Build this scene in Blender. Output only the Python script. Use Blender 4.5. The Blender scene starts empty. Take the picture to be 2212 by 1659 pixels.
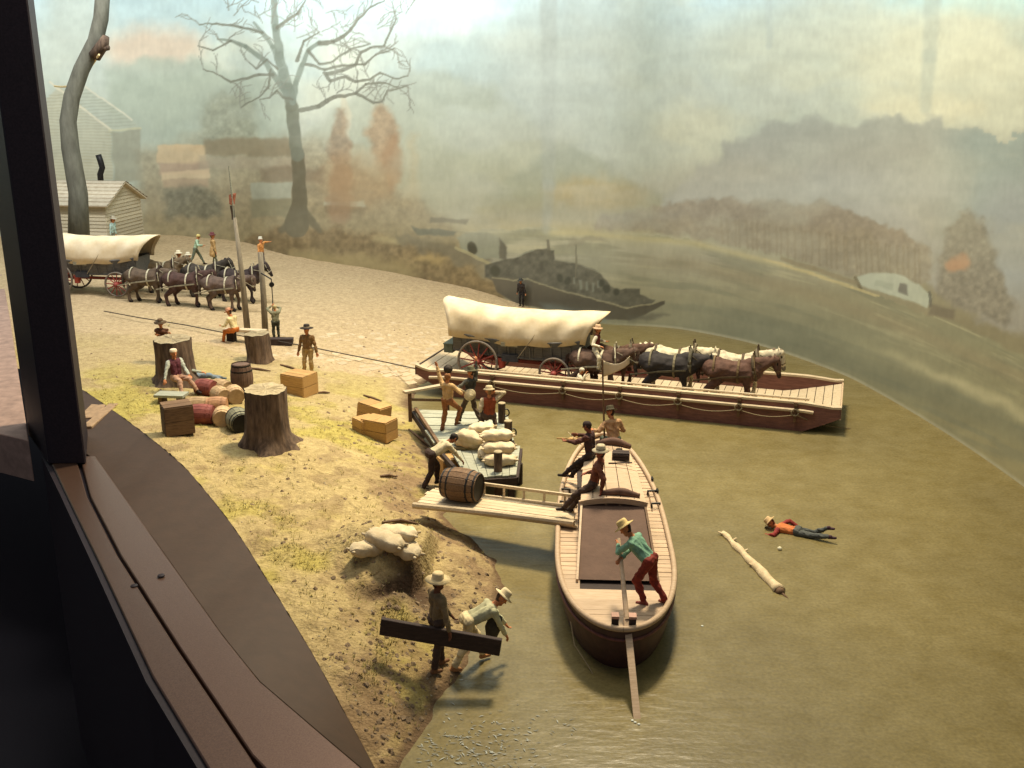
import bpy, math, random
import numpy as np
from mathutils import Vector, Matrix, Euler
random.seed(7); RNG = np.random.default_rng(7)
R = math.radians
S = bpy.context.scene
COL = S.collection

# ------------------------------------------------------------------ camera
CAM = Vector((0.0, 0.0, 11.0)); PITCH = R(16.5); F = 2219.0; CX, CY = 1106.0, 829.5
cam_d = bpy.data.cameras.new('camera'); cam = bpy.data.objects.new('camera', cam_d); COL.objects.link(cam)
cam.location = CAM; cam.rotation_euler = (R(90) - PITCH, 0, 0)
cam_d.sensor_width = 36.0; cam_d.lens = 36.0 * F / 2212.0; cam_d.clip_end = 1000; cam_d.clip_start = 0.1
S.camera = cam

# ------------------------------------------------------------------ world and lamps of the display case
W = bpy.data.worlds.new('World'); S.world = W; W.use_nodes = True
W.node_tree.nodes['Background'].inputs[0].default_value = (0.80, 0.85, 1.0, 1); W.node_tree.nodes['Background'].inputs[1].default_value = 0.18

def area(name, loc, target, size, power, color, size_y=None):
    d = bpy.data.lights.new(name, 'AREA'); d.energy = power; d.color = color; d.size = size
    if size_y: d.shape = 'RECTANGLE'; d.size_y = size_y
    o = bpy.data.objects.new(name, d); COL.objects.link(o); o.location = loc
    o.rotation_euler = (Vector(target) - Vector(loc)).to_track_quat('-Z', 'Y').to_euler()
    return o
k_ = area('key_lamp', (5.0, 37, 31), (-1.5, 24, 0), 4.5, 6200, (1.0, 0.85, 0.60)); k_.data.spread = R(100)
area('left_backdrop_lamp', (-19, 42, 29), (-21, 64, 8), 18, 9500, (0.96, 0.98, 1.0), 3.0)
area('backdrop_lamp', (-4, 33, 29), (-5, 55, 7), 16, 3900, (0.93, 0.98, 1.0), 3.0)
area('side_backdrop_lamp', (0, 26, 27), (16, 34, 2), 10, 500, (0.86, 0.95, 1.0), 3.0)
area('front_lamp', (-4, 21, 28), (-3, 29, 0), 10, 1700, (1.0, 0.90, 0.74))
S.view_settings.view_transform = 'Standard'; S.view_settings.look = 'None'; S.view_settings.exposure = 0.0; S.view_settings.gamma = 1.0
S.render.engine = 'CYCLES'
S.cycles.max_bounces = 6; S.cycles.diffuse_bounces = 3; S.cycles.glossy_bounces = 3

# ------------------------------------------------------------------ view geometry (pixels of a 2212 x 1659 print of the photograph -> places in the case)
FW = Vector((0, math.cos(PITCH), -math.sin(PITCH))); UP = Vector((0, math.sin(PITCH), math.cos(PITCH)))
def ray(px, py): return FW + Vector((1, 0, 0)) * ((px - CX) / F) - UP * ((py - CY) / F)
def at(px, py, z=0.0):
    d = ray(px, py); return CAM + d * ((z - CAM.z) / d.z)
def atY(px, py, Y):
    d = ray(px, py); return CAM + d * (Y / d.y)
def proj(P):
    P = np.asarray(P, float); q = P - np.array(CAM)
    dep = q @ np.array(FW); return CX + F * q[..., 0] / dep, CY - F * (q @ np.array(UP)) / dep

# ------------------------------------------------------------------ noise
def vnoise(x, y, seed=0):
    xi = np.floor(x).astype(np.int64); yi = np.floor(y).astype(np.int64); xf = x - xi; yf = y - yi
    def h(a, b):
        n = (a * 374761393 + b * 668265263 + seed * 1274126177) & 0xffffffff
        n = ((n ^ (n >> 13)) * 1274126177) & 0xffffffff
        return ((n ^ (n >> 16)) & 0xffff) / 65535.0
    u = xf * xf * (3 - 2 * xf); v = yf * yf * (3 - 2 * yf)
    return (h(xi, yi) * (1 - u) + h(xi + 1, yi) * u) * (1 - v) + (h(xi, yi + 1) * (1 - u) + h(xi + 1, yi + 1) * u) * v
def fbm(x, y, oct=4, seed=0):
    s = 0; a = 0.5; t = 0
    for i in range(oct):
        s = s + a * vnoise(x * 2 ** i + 13.7 * i, y * 2 ** i - 7.1 * i, seed + i); t += a; a *= 0.5
    return s / t
def sstep(a, b, x):
    t = np.clip((x - a) / (b - a), 0, 1); return t * t * (3 - 2 * t)
def sdist(px, py, poly):
    """signed distance to a closed polygon, positive inside"""
    px = np.asarray(px, float); py = np.asarray(py, float)
    d2 = np.full(px.shape, 1e18); ins = np.zeros(px.shape, bool); n = len(poly)
    for i in range(n):
        ax, ay = poly[i]; bx, by = poly[(i + 1) % n]
        ex, ey = bx - ax, by - ay; l2 = ex * ex + ey * ey + 1e-12
        t = np.clip(((px - ax) * ex + (py - ay) * ey) / l2, 0, 1)
        d2 = np.minimum(d2, (px - ax - t * ex) ** 2 + (py - ay - t * ey) ** 2)
        if ay != by:
            c = (ay > py) != (by > py)
            ins ^= c & (px < (bx - ax) * (py - ay) / (by - ay) + ax)
    d = np.sqrt(d2); return np.where(ins, d, -d)

# ------------------------------------------------------------------ materials
def srgb(r, g, b):
    f = lambda c: (c / 255 / 12.92) if c / 255 <= 0.04045 else ((c / 255 + 0.055) / 1.055) ** 2.4
    return (f(r), f(g), f(b))
MATS = {}
def mat(name, c, rough=0.75, c2=None, scale=6.0, bump=0.15, metal=0.0, spec=0.3, stretch=(1, 1, 1), detail=6.0, bscale=None, cscale=None):
    if name in MATS: return MATS[name]
    m = bpy.data.materials.new(name); m.use_nodes = True; nt = m.node_tree; N = nt.nodes; L = nt.links
    b = N['Principled BSDF']; b.inputs['Roughness'].default_value = rough; b.inputs['Metallic'].default_value = metal
    b.inputs['Specular IOR Level'].default_value = spec
    if c2 is None: c2 = tuple(x * 0.62 for x in c)
    tc = N.new('ShaderNodeTexCoord'); mp = N.new('ShaderNodeMapping'); mp.inputs['Scale'].default_value = stretch
    L.new(tc.outputs['Object'], mp.inputs[0])
    n1 = N.new('ShaderNodeTexNoise'); n1.inputs['Scale'].default_value = scale; n1.inputs['Detail'].default_value = detail; n1.inputs['Roughness'].default_value = 0.62
    L.new(mp.outputs[0], n1.inputs['Vector'])
    rp = N.new('ShaderNodeValToRGB'); rp.color_ramp.elements[0].position = 0.32; rp.color_ramp.elements[1].position = 0.66
    rp.color_ramp.elements[0].color = (*c2, 1); rp.color_ramp.elements[1].color = (*c, 1)
    L.new(n1.outputs[0], rp.inputs[0])
    oi = N.new('ShaderNodeObjectInfo'); hs = N.new('ShaderNodeHueSaturation')
    mr = N.new('ShaderNodeMapRange'); mr.inputs['To Min'].default_value = 0.86; mr.inputs['To Max'].default_value = 1.12
    L.new(oi.outputs['Random'], mr.inputs['Value']); L.new(mr.outputs[0], hs.inputs['Value']); L.new(rp.outputs[0], hs.inputs['Color'])
    L.new(hs.outputs[0], b.inputs['Base Color'])
    if bump:
        n2 = N.new('ShaderNodeTexNoise'); n2.inputs['Scale'].default_value = bscale or scale * 4; n2.inputs['Detail'].default_value = 5
        L.new(mp.outputs[0], n2.inputs['Vector'])
        bp = N.new('ShaderNodeBump'); bp.inputs['Strength'].default_value = bump; bp.inputs['Distance'].default_value = 0.03
        L.new(n2.outputs[0], bp.inputs['Height']); L.new(bp.outputs[0], b.inputs['Normal'])
    MATS[name] = m; return m

WOODP = mat('pale_weathered_wood', (0.62, 0.50, 0.325), 0.7, (0.42, 0.32, 0.19), 3, 0.3, stretch=(1, 12, 12))
WOODG = mat('grey_dock_wood', (0.42, 0.42, 0.32), 0.75, (0.25, 0.25, 0.17), 3, 0.35, stretch=(1, 12, 12))
WOODC = mat('cream_boat_wood', (0.55, 0.40, 0.26), 0.6, (0.42, 0.29, 0.17), 3, 0.2, stretch=(1, 8, 8))
WOODB = mat('brown_wood', (0.20, 0.115, 0.055), 0.7, (0.10, 0.055, 0.028), 4, 0.3, stretch=(1, 8, 8))
WOODD = mat('dark_wood', (0.055, 0.034, 0.026), 0.75, (0.028, 0.018, 0.014), 4, 0.3, stretch=(1, 8, 8))
WOODR = mat('red_brown_hull', (0.25, 0.11, 0.078), 0.65, (0.14, 0.06, 0.045), 2.5, 0.25, stretch=(1, 6, 6))
WOODO = mat('orange_crate_wood', (0.52, 0.31, 0.11), 0.7, (0.36, 0.20, 0.07), 4, 0.25, stretch=(1, 10, 10))
BARK = mat('stump_bark', (0.19, 0.125, 0.08), 0.92, (0.05, 0.032, 0.022), 7, 1.0, stretch=(1, 1, 0.25), bscale=9)
CUTW = mat('cut_stump_face', (0.42, 0.34, 0.20), 0.8, (0.26, 0.20, 0.11), 8, 0.4)
CANVAS = mat('cream_canvas', (0.72, 0.60, 0.40), 0.85, (0.60, 0.46, 0.26), 1.6, 0.25, bscale=5)
SACK = mat('sack_cloth', (0.68, 0.56, 0.36), 0.9, (0.52, 0.40, 0.23), 5, 0.4, bscale=30)
IRON = mat('dark_iron', (0.03, 0.028, 0.026), 0.5, None, 8, 0.1, metal=0.5)
ROPE = mat('rope_fibre', (0.30, 0.23, 0.13), 0.9, None, 40, 0.3)
ROPED = mat('dark_rope', (0.07, 0.055, 0.04), 0.9, None, 40, 0.3)
REDP = mat('red_paint', (0.32, 0.06, 0.04), 0.6, (0.20, 0.04, 0.03), 6, 0.15)
WAGB = mat('blue_grey_wagon', (0.16, 0.15, 0.13), 0.7, (0.09, 0.085, 0.075), 4, 0.3, stretch=(1, 6, 6))
GREENP = mat('green_grey_box', (0.12, 0.14, 0.10), 0.7, None, 5, 0.2)

# ------------------------------------------------------------------ mesh builder
class MB:
    def __init__(s): s.v = []; s.f = []; s.m = []
    def add(s, vs, fs, mi=0):
        o = len(s.v); s.v += [(float(v[0]), float(v[1]), float(v[2])) for v in vs]; s.f += [tuple(i + o for i in f) for f in fs]; s.m += [mi] * len(fs); return s
    def box(s, c, size, rot=None, mi=0, jit=0.0):
        c = Vector(c); hx, hy, hz = size[0] / 2, size[1] / 2, size[2] / 2
        M = rot.to_matrix() if isinstance(rot, Euler) else (Matrix.Rotation(rot, 3, 'Z') if rot else Matrix.Identity(3))
        vs = []
        for x in (-hx, hx):
            for y in (-hy, hy):
                for z in (-hz, hz):
                    v = Vector((x, y, z))
                    if jit: v += Vector([random.uniform(-jit, jit) for _ in range(3)])
                    vs.append(c + M @ v)
        return s.add(vs, [(0, 1, 3, 2), (4, 6, 7, 5), (0, 4, 5, 1), (2, 3, 7, 6), (0, 2, 6, 4), (1, 5, 7, 3)], mi)
    def beam(s, a, b, w, h, up=(0, 0, 1), mi=0):
        a = Vector(a); b = Vector(b); d = (b - a).normalized(); up = Vector(up)
        r = d.cross(up)
        if r.length < 1e-4: r = d.cross(Vector((1, 0, 0)))
        r.normalize(); u = r.cross(d)
        vs = [p + r * (i * w / 2) + u * (j * h / 2) for p in (a, b) for i, j in ((-1, -1), (1, -1), (1, 1), (-1, 1))]
        return s.add(vs, [(0, 1, 2, 3), (7, 6, 5, 4), (0, 4, 5, 1), (1, 5, 6, 2), (2, 6, 7, 3), (3, 7, 4, 0)], mi)
    def tube(s, pts, rad, n=8, mi=0, caps=True, sq=1.0):
        pts = [Vector(p) for p in pts]; m = len(pts)
        if not hasattr(rad, '__len__'): rad = [rad] * m
        vs = []; fs = []; prev = None
        for i, p in enumerate(pts):
            d = (pts[min(i + 1, m - 1)] - pts[max(i - 1, 0)]).normalized()
            ref = prev if prev is not None else (Vector((0, 0, 1)) if abs(d.z) < 0.9 else Vector((1, 0, 0)))
            r = (ref - d * ref.dot(d)).normalized(); u = d.cross(r); prev = r
            for k in range(n):
                a = 2 * math.pi * k / n; vs.append(p + r * (math.cos(a) * rad[i]) + u * (math.sin(a) * rad[i] * sq))
        for i in range(m - 1):
            for k in range(n): fs.append((i * n + k, i * n + (k + 1) % n, (i + 1) * n + (k + 1) % n, (i + 1) * n + k))
        if caps: fs.append(tuple(range(n))[::-1]); fs.append(tuple((m - 1) * n + k for k in range(n)))
        return s.add(vs, fs, mi)
    def lathe(s, prof, n=20, mi=0, c=(0, 0, 0), M=None):
        vs = []; fs = []; m = len(prof); c = Vector(c); M = M or Matrix.Identity(3)
        for r, z in prof:
            for k in range(n):
                a = 2 * math.pi * k / n; vs.append(c + M @ Vector((r * math.cos(a), r * math.sin(a), z)))
        for i in range(m - 1):
            for k in range(n): fs.append((i * n + k, i * n + (k + 1) % n, (i + 1) * n + (k + 1) % n, (i + 1) * n + k))
        fs.append(tuple(range(n))[::-1]); fs.append(tuple((m - 1) * n + k for k in range(n)))
        return s.add(vs, fs, mi)
    def prism(s, poly, z0, z1, mi=0):
        n = len(poly); vs = [(p[0], p[1], z0) for p in poly] + [(p[0], p[1], z1) for p in poly]
        a = sum(poly[i][0] * poly[(i + 1) % n][1] - poly[(i + 1) % n][0] * poly[i][1] for i in range(n))
        fs = [tuple(range(n))[::-1], tuple(range(n, 2 * n))] + [(i, (i + 1) % n, n + (i + 1) % n, n + i) for i in range(n)]
        if a < 0: fs = [f[::-1] for f in fs]
        return s.add(vs, fs, mi)
    def mesh(s, name, mats, smooth=False):
        me = bpy.data.meshes.new(name); me.from_pydata(s.v, [], s.f)
        for m in (mats if isinstance(mats, (list, tuple)) else [mats]): me.materials.append(m)
        if any(s.m): me.polygons.foreach_set('material_index', s.m)
        if smooth: me.polygons.foreach_set('use_smooth', [True] * len(me.polygons))
        me.update(); return me
    def build(s, name, mats, parent=None, smooth=False, loc=None, bevel=0.0):
        o = bpy.data.objects.new(name, s.mesh(name, mats, smooth)); COL.objects.link(o)
        if parent: o.parent = parent
        if loc is not None: o.location = loc
        if bevel:
            b = o.modifiers.new('bevel', 'BEVEL'); b.width = bevel; b.segments = 1; b.limit_method = 'ANGLE'
        return o
def obj(name, me, parent=None, loc=(0, 0, 0), rot=(0, 0, 0), scale=None):
    o = bpy.data.objects.new(name, me); COL.objects.link(o); o.location = loc; o.rotation_euler = rot
    if scale: o.scale = scale if hasattr(scale, '__len__') else (scale,) * 3
    if parent: o.parent = parent
    return o
def tag(o, label=None, cat=None, group=None, kind=None):
    if label: o['label'] = label
    if cat: o['category'] = cat
    if group: o['group'] = group
    if kind: o['kind'] = kind
    return o
def empty(name, loc, rz=0.0, label=None, cat=None, group=None, rot=None):
    o = bpy.data.objects.new(name, None); COL.objects.link(o); o.location = loc; o.rotation_euler = rot or (0, 0, rz); o.empty_display_size = 0.2
    return tag(o, label, cat, group)
def kids(o): return [c for c in ALLKIDS.get(o.name, [])] if False else list(o.children)
def copy_tree(o, parent=None):
    c = o.copy(); COL.objects.link(c)
    if parent: c.parent = parent
    for ch in list(o.children): copy_tree(ch, c)
    return c
# ------------------------------------------------------------------ the lie of the land
SHORE_PX = [(1190, 674), (1085, 742), (985, 792), (908, 832), (893, 868), (915, 930), (958, 1010), (985, 1078), (955, 1112), (992, 1150), (1050, 1185),
            (1086, 1235), (1078, 1285), (1030, 1340), (1003, 1410), (975, 1465), (935, 1545), (890, 1600), (840, 1668), (780, 1790)]
SHORE = [(at(x, y).x, at(x, y).y) for x, y in SHORE_PX]
LAND = SHORE + [(-6, 4), (-60, 4), (-60, 80), (8, 80)]
MOUND = [(at(x, y, 0.7).x, at(x, y, 0.7).y) for x, y in [(640, 1330), (745, 1306), (790, 1298), (835, 1288), (880, 1268), (918, 1236), (938, 1190), (945, 1140), (900, 1060), (780, 1050), (600, 1150)]]
def H(x, y):
    x = np.asarray(x, float); y = np.asarray(y, float)
    d = sdist(x, y, LAND) + (fbm(x * 1.1, y * 1.1, 3, 5) - 0.5) * 0.5
    far = sstep(26, 36, y)
    h = np.where(d > 0, 1.35 * (1 - np.exp(-np.maximum(d, 0) / (2.6 + 3.5 * far))) + 0.012 * np.maximum(d, 0), d * 0.45)
    wet = sstep(0.0, 1.5, d)
    h = h + wet * ((fbm(x * 0.5, y * 0.5, 3, 11) - 0.5) * 0.35 * (1 - 0.6 * far) + (fbm(x * 2.2, y * 2.2, 3, 17) - 0.5) * 0.16 * (1 - 0.75 * far))
    dm = sdist(x, y, MOUND) + (fbm(x * 2.5, y * 2.5, 2, 23) - 0.5) * 0.35; mc = at(852, 1200, 0.8)
    gm = np.exp(-(((x - mc.x) / 1.25) ** 2 + ((y - mc.y) / 1.35) ** 2) ** 1.5)
    h = h + 0.62 * gm * sstep(-0.09, 0.10, dm) - 0.24 * gm * sstep(-0.9, -0.1, dm) * (1 - sstep(-0.1, 0.08, dm))
    # three muddy hummocks below the eroded bank
    for (qx, qy, qr, qh) in ((860, 1330, .45, .22), (905, 1345, .35, .18), (820, 1250, .3, .12)):
        q = at(qx, qy, 0.4); h = h + qh * np.exp(-((x - q.x) ** 2 + (y - q.y) ** 2) / qr ** 2)
    return h
_T = np.concatenate([np.arange(9, 45, 0.04), np.arange(45, 100, 0.1)])
def gnd(px, py, up=0.0):
    d = np.array(ray(px, py)); P = np.array(CAM)[None] + _T[:, None] * d[None]
    g = np.maximum(H(P[:, 0], P[:, 1]), 0.0) + up
    i = np.argmax(P[:, 2] <= g)
    if i == 0: return at(px, py, 0)
    a = P[i - 1, 2] - g[i - 1]; b = P[i, 2] - g[i]; t = a / (a - b)
    return Vector(P[i - 1] * (1 - t) + P[i] * t)
def hz(x, y): return float(H(np.array([x]), np.array([y]))[0])

# ------------------------------------------------------------------ ground
EDGE_PX = [(120, 815), (172, 838), (250, 890), (330, 950), (400, 1010), (468, 1090), (520, 1160), (570, 1240), (620, 1320), (680, 1420), (740, 1530), (800, 1640), (850, 1740)]
def dense(P, n):
    P = np.array(P, float); q_ = np.vstack([2 * P[0] - P[1], P, 2 * P[-1] - P[-2]]); o_ = []
    for i in range(1, len(q_) - 2):
        t = np.linspace(0, 1, n, endpoint=False)[:, None]; o_.append(0.5 * (2 * q_[i] + (q_[i + 1] - q_[i - 1]) * t + (2 * q_[i - 1] - 5 * q_[i] + 4 * q_[i + 1] - q_[i + 2]) * t ** 2 + (3 * q_[i] - q_[i - 1] - 3 * q_[i + 1] + q_[i + 2]) * t ** 3))
    return np.vstack(o_ + [P[-1][None]])
EDGE = [gnd(x, y) for x, y in dense(EDGE_PX, 7)]
ey = np.array([p.y for p in EDGE])[::-1]; ex = np.array([p.x for p in EDGE])[::-1]
def xleft(y): return np.where(y > ey[-1], ex[-1] - (y - ey[-1]) * 1.6, np.interp(y, ey, ex))
sy = np.array([p[1] for p in SHORE]); sx = np.array([p[0] for p in SHORE])
ys = np.concatenate([np.linspace(ey[0], 34, 330), np.linspace(34.15, 72, 190)])
NX = 300
ts = np.linspace(0, 1, NX)
rows = []
for y in ys:
    xl = float(xleft(np.array(y))); m = np.abs(sy - y) < 2.5
    xr = (sx[m].max() if m.any() else 4.0) + 1.2
    if y > 44: xr = 6.0
    rows.append(np.stack([xl + (xr - xl) * (ts ** 0.8), np.full(NX, y)], 1))
G = np.array(rows); gz = H(G[..., 0], G[..., 1])
gv = np.dstack([G, gz]).reshape(-1, 3)
ny = len(ys); ii = (np.arange(ny - 1)[:, None] * NX + np.arange(NX - 1)[None]).ravel()
gf = np.stack([ii, ii + 1, ii + NX + 1, ii + NX], 1)
def npmesh(name, v, f, mats, smooth=True, midx=None):
    me = bpy.data.meshes.new(name); v = np.asarray(v, np.float32); f = np.asarray(f, np.int32)
    me.vertices.add(len(v)); me.vertices.foreach_set('co', v.ravel())
    me.loops.add(f.size); me.loops.foreach_set('vertex_index', f.ravel())
    me.polygons.add(len(f)); me.polygons.foreach_set('loop_start', np.arange(0, f.size, f.shape[1], dtype=np.int32))
    for m in mats: me.materials.append(m)
    if midx is not None: me.polygons.foreach_set('material_index', np.asarray(midx, np.int32))
    if smooth: me.polygons.foreach_set('use_smooth', np.ones(len(f), bool))
    me.update(calc_edges=True); me.validate(); return me

def ground_mat():
    m = bpy.data.materials.new('sandy_turf'); m.use_nodes = True; nt = m.node_tree; N = nt.nodes; L = nt.links
    b = N['Principled BSDF']; b.inputs['Roughness'].default_value = 0.95; b.inputs['Specular IOR Level'].default_value = 0.1
    at_ = N.new('ShaderNodeAttribute'); at_.attribute_name = 'soil_and_shade'
    n1 = N.new('ShaderNodeTexNoise'); n1.inputs['Scale'].default_value = 5.0; n1.inputs['Detail'].default_value = 8; n1.inputs['Roughness'].default_value = 0.75
    tc = N.new('ShaderNodeTexCoord'); L.new(tc.outputs['Object'], n1.inputs['Vector'])
    mx = N.new('ShaderNodeMix'); mx.data_type = 'RGBA'; mx.blend_type = 'MULTIPLY'; mx.inputs[0].default_value = 1.0
    rp = N.new('ShaderNodeValToRGB'); rp.color_ramp.elements[0].position = 0.3; rp.color_ramp.elements[1].position = 0.62
    rp.color_ramp.elements[0].color = (0.62, 0.58, 0.52, 1); rp.color_ramp.elements[1].color = (1.08, 1.06, 1.0, 1)
    L.new(n1.outputs[0], rp.inputs[0]); L.new(at_.outputs['Color'], mx.inputs[6]); L.new(rp.outputs[0], mx.inputs[7]); 
    n3 = N.new('ShaderNodeTexNoise'); n3.inputs['Scale'].default_value = 26.0; n3.inputs['Detail'].default_value = 6; n3.inputs['Roughness'].default_value = 0.7; L.new(tc.outputs['Object'], n3.inputs['Vector'])
    r3 = N.new('ShaderNodeValToRGB'); r3.color_ramp.elements[0].position = 0.34; r3.color_ramp.elements[1].position = 0.56; r3.color_ramp.elements[0].color = (0.78, 0.75, 0.66, 1); r3.color_ramp.elements[1].color = (1.06, 1.05, 1.04, 1); L.new(n3.outputs[0], r3.inputs[0])
    m3 = N.new('ShaderNodeMix'); m3.data_type = 'RGBA'; m3.blend_type = 'MULTIPLY'; m3.inputs[0].default_value = 0.85; L.new(mx.outputs[2], m3.inputs[6]); L.new(r3.outputs[0], m3.inputs[7]); L.new(m3.outputs[2], b.inputs['Base Color'])
    n2 = N.new('ShaderNodeTexNoise'); n2.inputs['Scale'].default_value = 14; n2.inputs['Detail'].default_value = 8; L.new(tc.outputs['Object'], n2.inputs['Vector'])
    bp = N.new('ShaderNodeBump'); bp.inputs['Strength'].default_value = 0.8; bp.inputs['Distance'].default_value = 0.07
    L.new(n2.outputs[0], bp.inputs['Height']); L.new(bp.outputs[0], b.inputs['Normal']); return m
gme = npmesh('ground', gv, gf, [ground_mat()])
gx, gy = gv[:, 0], gv[:, 1]
dsh = sdist(gx, gy, LAND) + (fbm(gx * 0.8, gy * 0.8, 4, 31) - 0.5) * 2.4
pxs, pys = proj(gv)
sand = np.array([0.45, 0.35, 0.20]); moss = np.array([0.41, 0.345, 0.105]); mud = np.array([0.25, 0.175, 0.10]); wetm = np.array([0.15, 0.10, 0.06]); pave = np.array([0.50, 0.385, 0.235])
mo = np.clip(sstep(0.42, 0.6, fbm(gx * 0.55, gy * 0.55, 4, 41)) * 0.75 + 0.25, 0, 1) * sstep(41, 30, gy)
c = sand[None] * (1 - mo[:, None]) + moss[None] * mo[:, None]
pv = sstep(0.45, 0.6, fbm(gx * .12, gy * .12, 2, 3) * 0 + sstep(34.5, 36.5, gy + gx * 0.25 + (fbm(gx, gy, 2, 8) - .5) * 2))
c = c * (1 - pv[:, None]) + pave[None] * pv[:, None]
dirt = sstep(0.55, 0.68, fbm(gx * 1.6, gy * 1.6, 4, 51)) * 0.5 * sstep(37, 31, gy)
c = c * (1 - dirt[:, None]) + mud[None] * dirt[:, None]
nm = sstep(2.6, 0.6, dsh) * sstep(33, 29, gy) * (0.45 + 0.55 * sstep(0.38, 0.6, fbm(gx * 2, gy * 2, 4, 61)))
c = c * (1 - nm[:, None]) + mud[None] * nm[:, None]
dm_ = sdist(gx, gy, MOUND); mc = at(866, 1288, 0.5); hollow_shade = np.exp(-(((gx - mc.x + .1) / 1.05) ** 2 + ((gy - mc.y) / .8) ** 2) ** 2) * sstep(0.40, 0.12, dm_) * .9; c = c * (1 - hollow_shade[:, None]) + np.array([0.055, 0.032, 0.024])[None] * hollow_shade[:, None]  # shadow of the hollow under the sacks, painted dark into the bank colour
nw = sstep(0.14, 0.02, gv[:, 2]); c = c * (1 - nw[:, None]) + wetm[None] * nw[:, None]
at_ = gme.color_attributes.new('soil_and_shade', 'FLOAT_COLOR', 'POINT'); at_.data.foreach_set('color', np.hstack([c, np.ones((len(c), 1))]).astype(np.float32).ravel())
fc = MB()
for i_ in range(len(EDGE) - 1):
    p_, q_ = EDGE[i_], EDGE[i_ + 1]; fc.add([(p_.x, p_.y, p_.z), (q_.x, q_.y, q_.z), (q_.x, q_.y, -1), (p_.x, p_.y, -1)], [(0, 1, 2, 3)])
ground = tag(obj('ground', gme), 'sandy yellow riverbank with mossy and muddy patches', None, None, 'structure')

# ------------------------------------------------------------------ water
def water_mat():
    m = bpy.data.materials.new('murky_water'); m.use_nodes = True; nt = m.node_tree; N = nt.nodes; L = nt.links
    b = N['Principled BSDF']; b.inputs['Roughness'].default_value = 0.30; b.inputs['Specular IOR Level'].default_value = 0.22
    tc = N.new('ShaderNodeTexCoord')
    n1 = N.new('ShaderNodeTexNoise'); n1.inputs['Scale'].default_value = 1.3; n1.inputs['Detail'].default_value = 10; n1.inputs['Roughness'].default_value = 0.7; L.new(tc.outputs['Object'], n1.inputs['Vector'])
    rp = N.new('ShaderNodeValToRGB'); e = rp.color_ramp.elements; e[0].position = 0.22; e[1].position = 0.78
    e[0].color = (0.135, 0.102, 0.030, 1); e[1].color = (0.225, 0.185, 0.082, 1)
    nb = N.new('ShaderNodeTexNoise'); nb.inputs['Scale'].default_value = 0.16; nb.inputs['Detail'].default_value = 4; L.new(tc.outputs['Object'], nb.inputs['Vector'])
    rb = N.new('ShaderNodeValToRGB'); rb.color_ramp.elements[0].position = 0.38; rb.color_ramp.elements[1].position = 0.62; rb.color_ramp.elements[0].color = (0.90, 0.90, 0.94, 1); rb.color_ramp.elements[1].color = (1.06, 1.05, 1.02, 1); L.new(nb.outputs[0], rb.inputs[0])
    mb = N.new('ShaderNodeMix'); mb.data_type = 'RGBA'; mb.blend_type = 'MULTIPLY'; mb.inputs[0].default_value = 1.0; L.new(n1.outputs[0], rp.inputs[0]); L.new(rp.outputs[0], mb.inputs[6]); L.new(rb.outputs[0], mb.inputs[7]); nf = N.new('ShaderNodeTexNoise'); nf.inputs['Scale'].default_value = 14; nf.inputs['Detail'].default_value = 4; L.new(tc.outputs['Object'], nf.inputs['Vector'])
    rf_ = N.new('ShaderNodeValToRGB'); rf_.color_ramp.elements[0].position = 0.3; rf_.color_ramp.elements[1].position = 0.7; rf_.color_ramp.elements[0].color = (0.80, 0.80, 0.82, 1); rf_.color_ramp.elements[1].color = (1.14, 1.13, 1.14, 1); L.new(nf.outputs[0], rf_.inputs[0])
    mf = N.new('ShaderNodeMix'); mf.data_type = 'RGBA'; mf.blend_type = 'MULTIPLY'; mf.inputs[0].default_value = 1.0; L.new(mb.outputs[2], mf.inputs[6]); L.new(rf_.outputs[0], mf.inputs[7]); L.new(mf.outputs[2], b.inputs['Base Color'])
    mp = N.new('ShaderNodeMapping'); mp.inputs['Scale'].default_value = (1.0, 2.4, 1); L.new(tc.outputs['Object'], mp.inputs[0])
    n2 = N.new('ShaderNodeTexNoise'); n2.inputs['Scale'].default_value = 2.2; n2.inputs['Detail'].default_value = 6; L.new(mp.outputs[0], n2.inputs['Vector'])
    bp = N.new('ShaderNodeBump'); bp.inputs['Strength'].default_value = 0.18; bp.inputs['Distance'].default_value = 0.10
    L.new(n2.outputs[0], bp.inputs['Height']); L.new(bp.outputs[0], b.inputs['Normal']); return m
w = MB(); w.add([(-1.2, 2, 0), (30, 2, 0), (30, 70, 0), (-14, 70, 0), (-14, 31, 0), (-6, 18.5, 0), (-1.9, 12, 0)], [(0, 1, 2, 3, 4, 5, 6)])
WATER = water_mat()
tag(w.build('water', WATER), 'murky olive brown river surface', None, None, 'structure')

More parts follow.
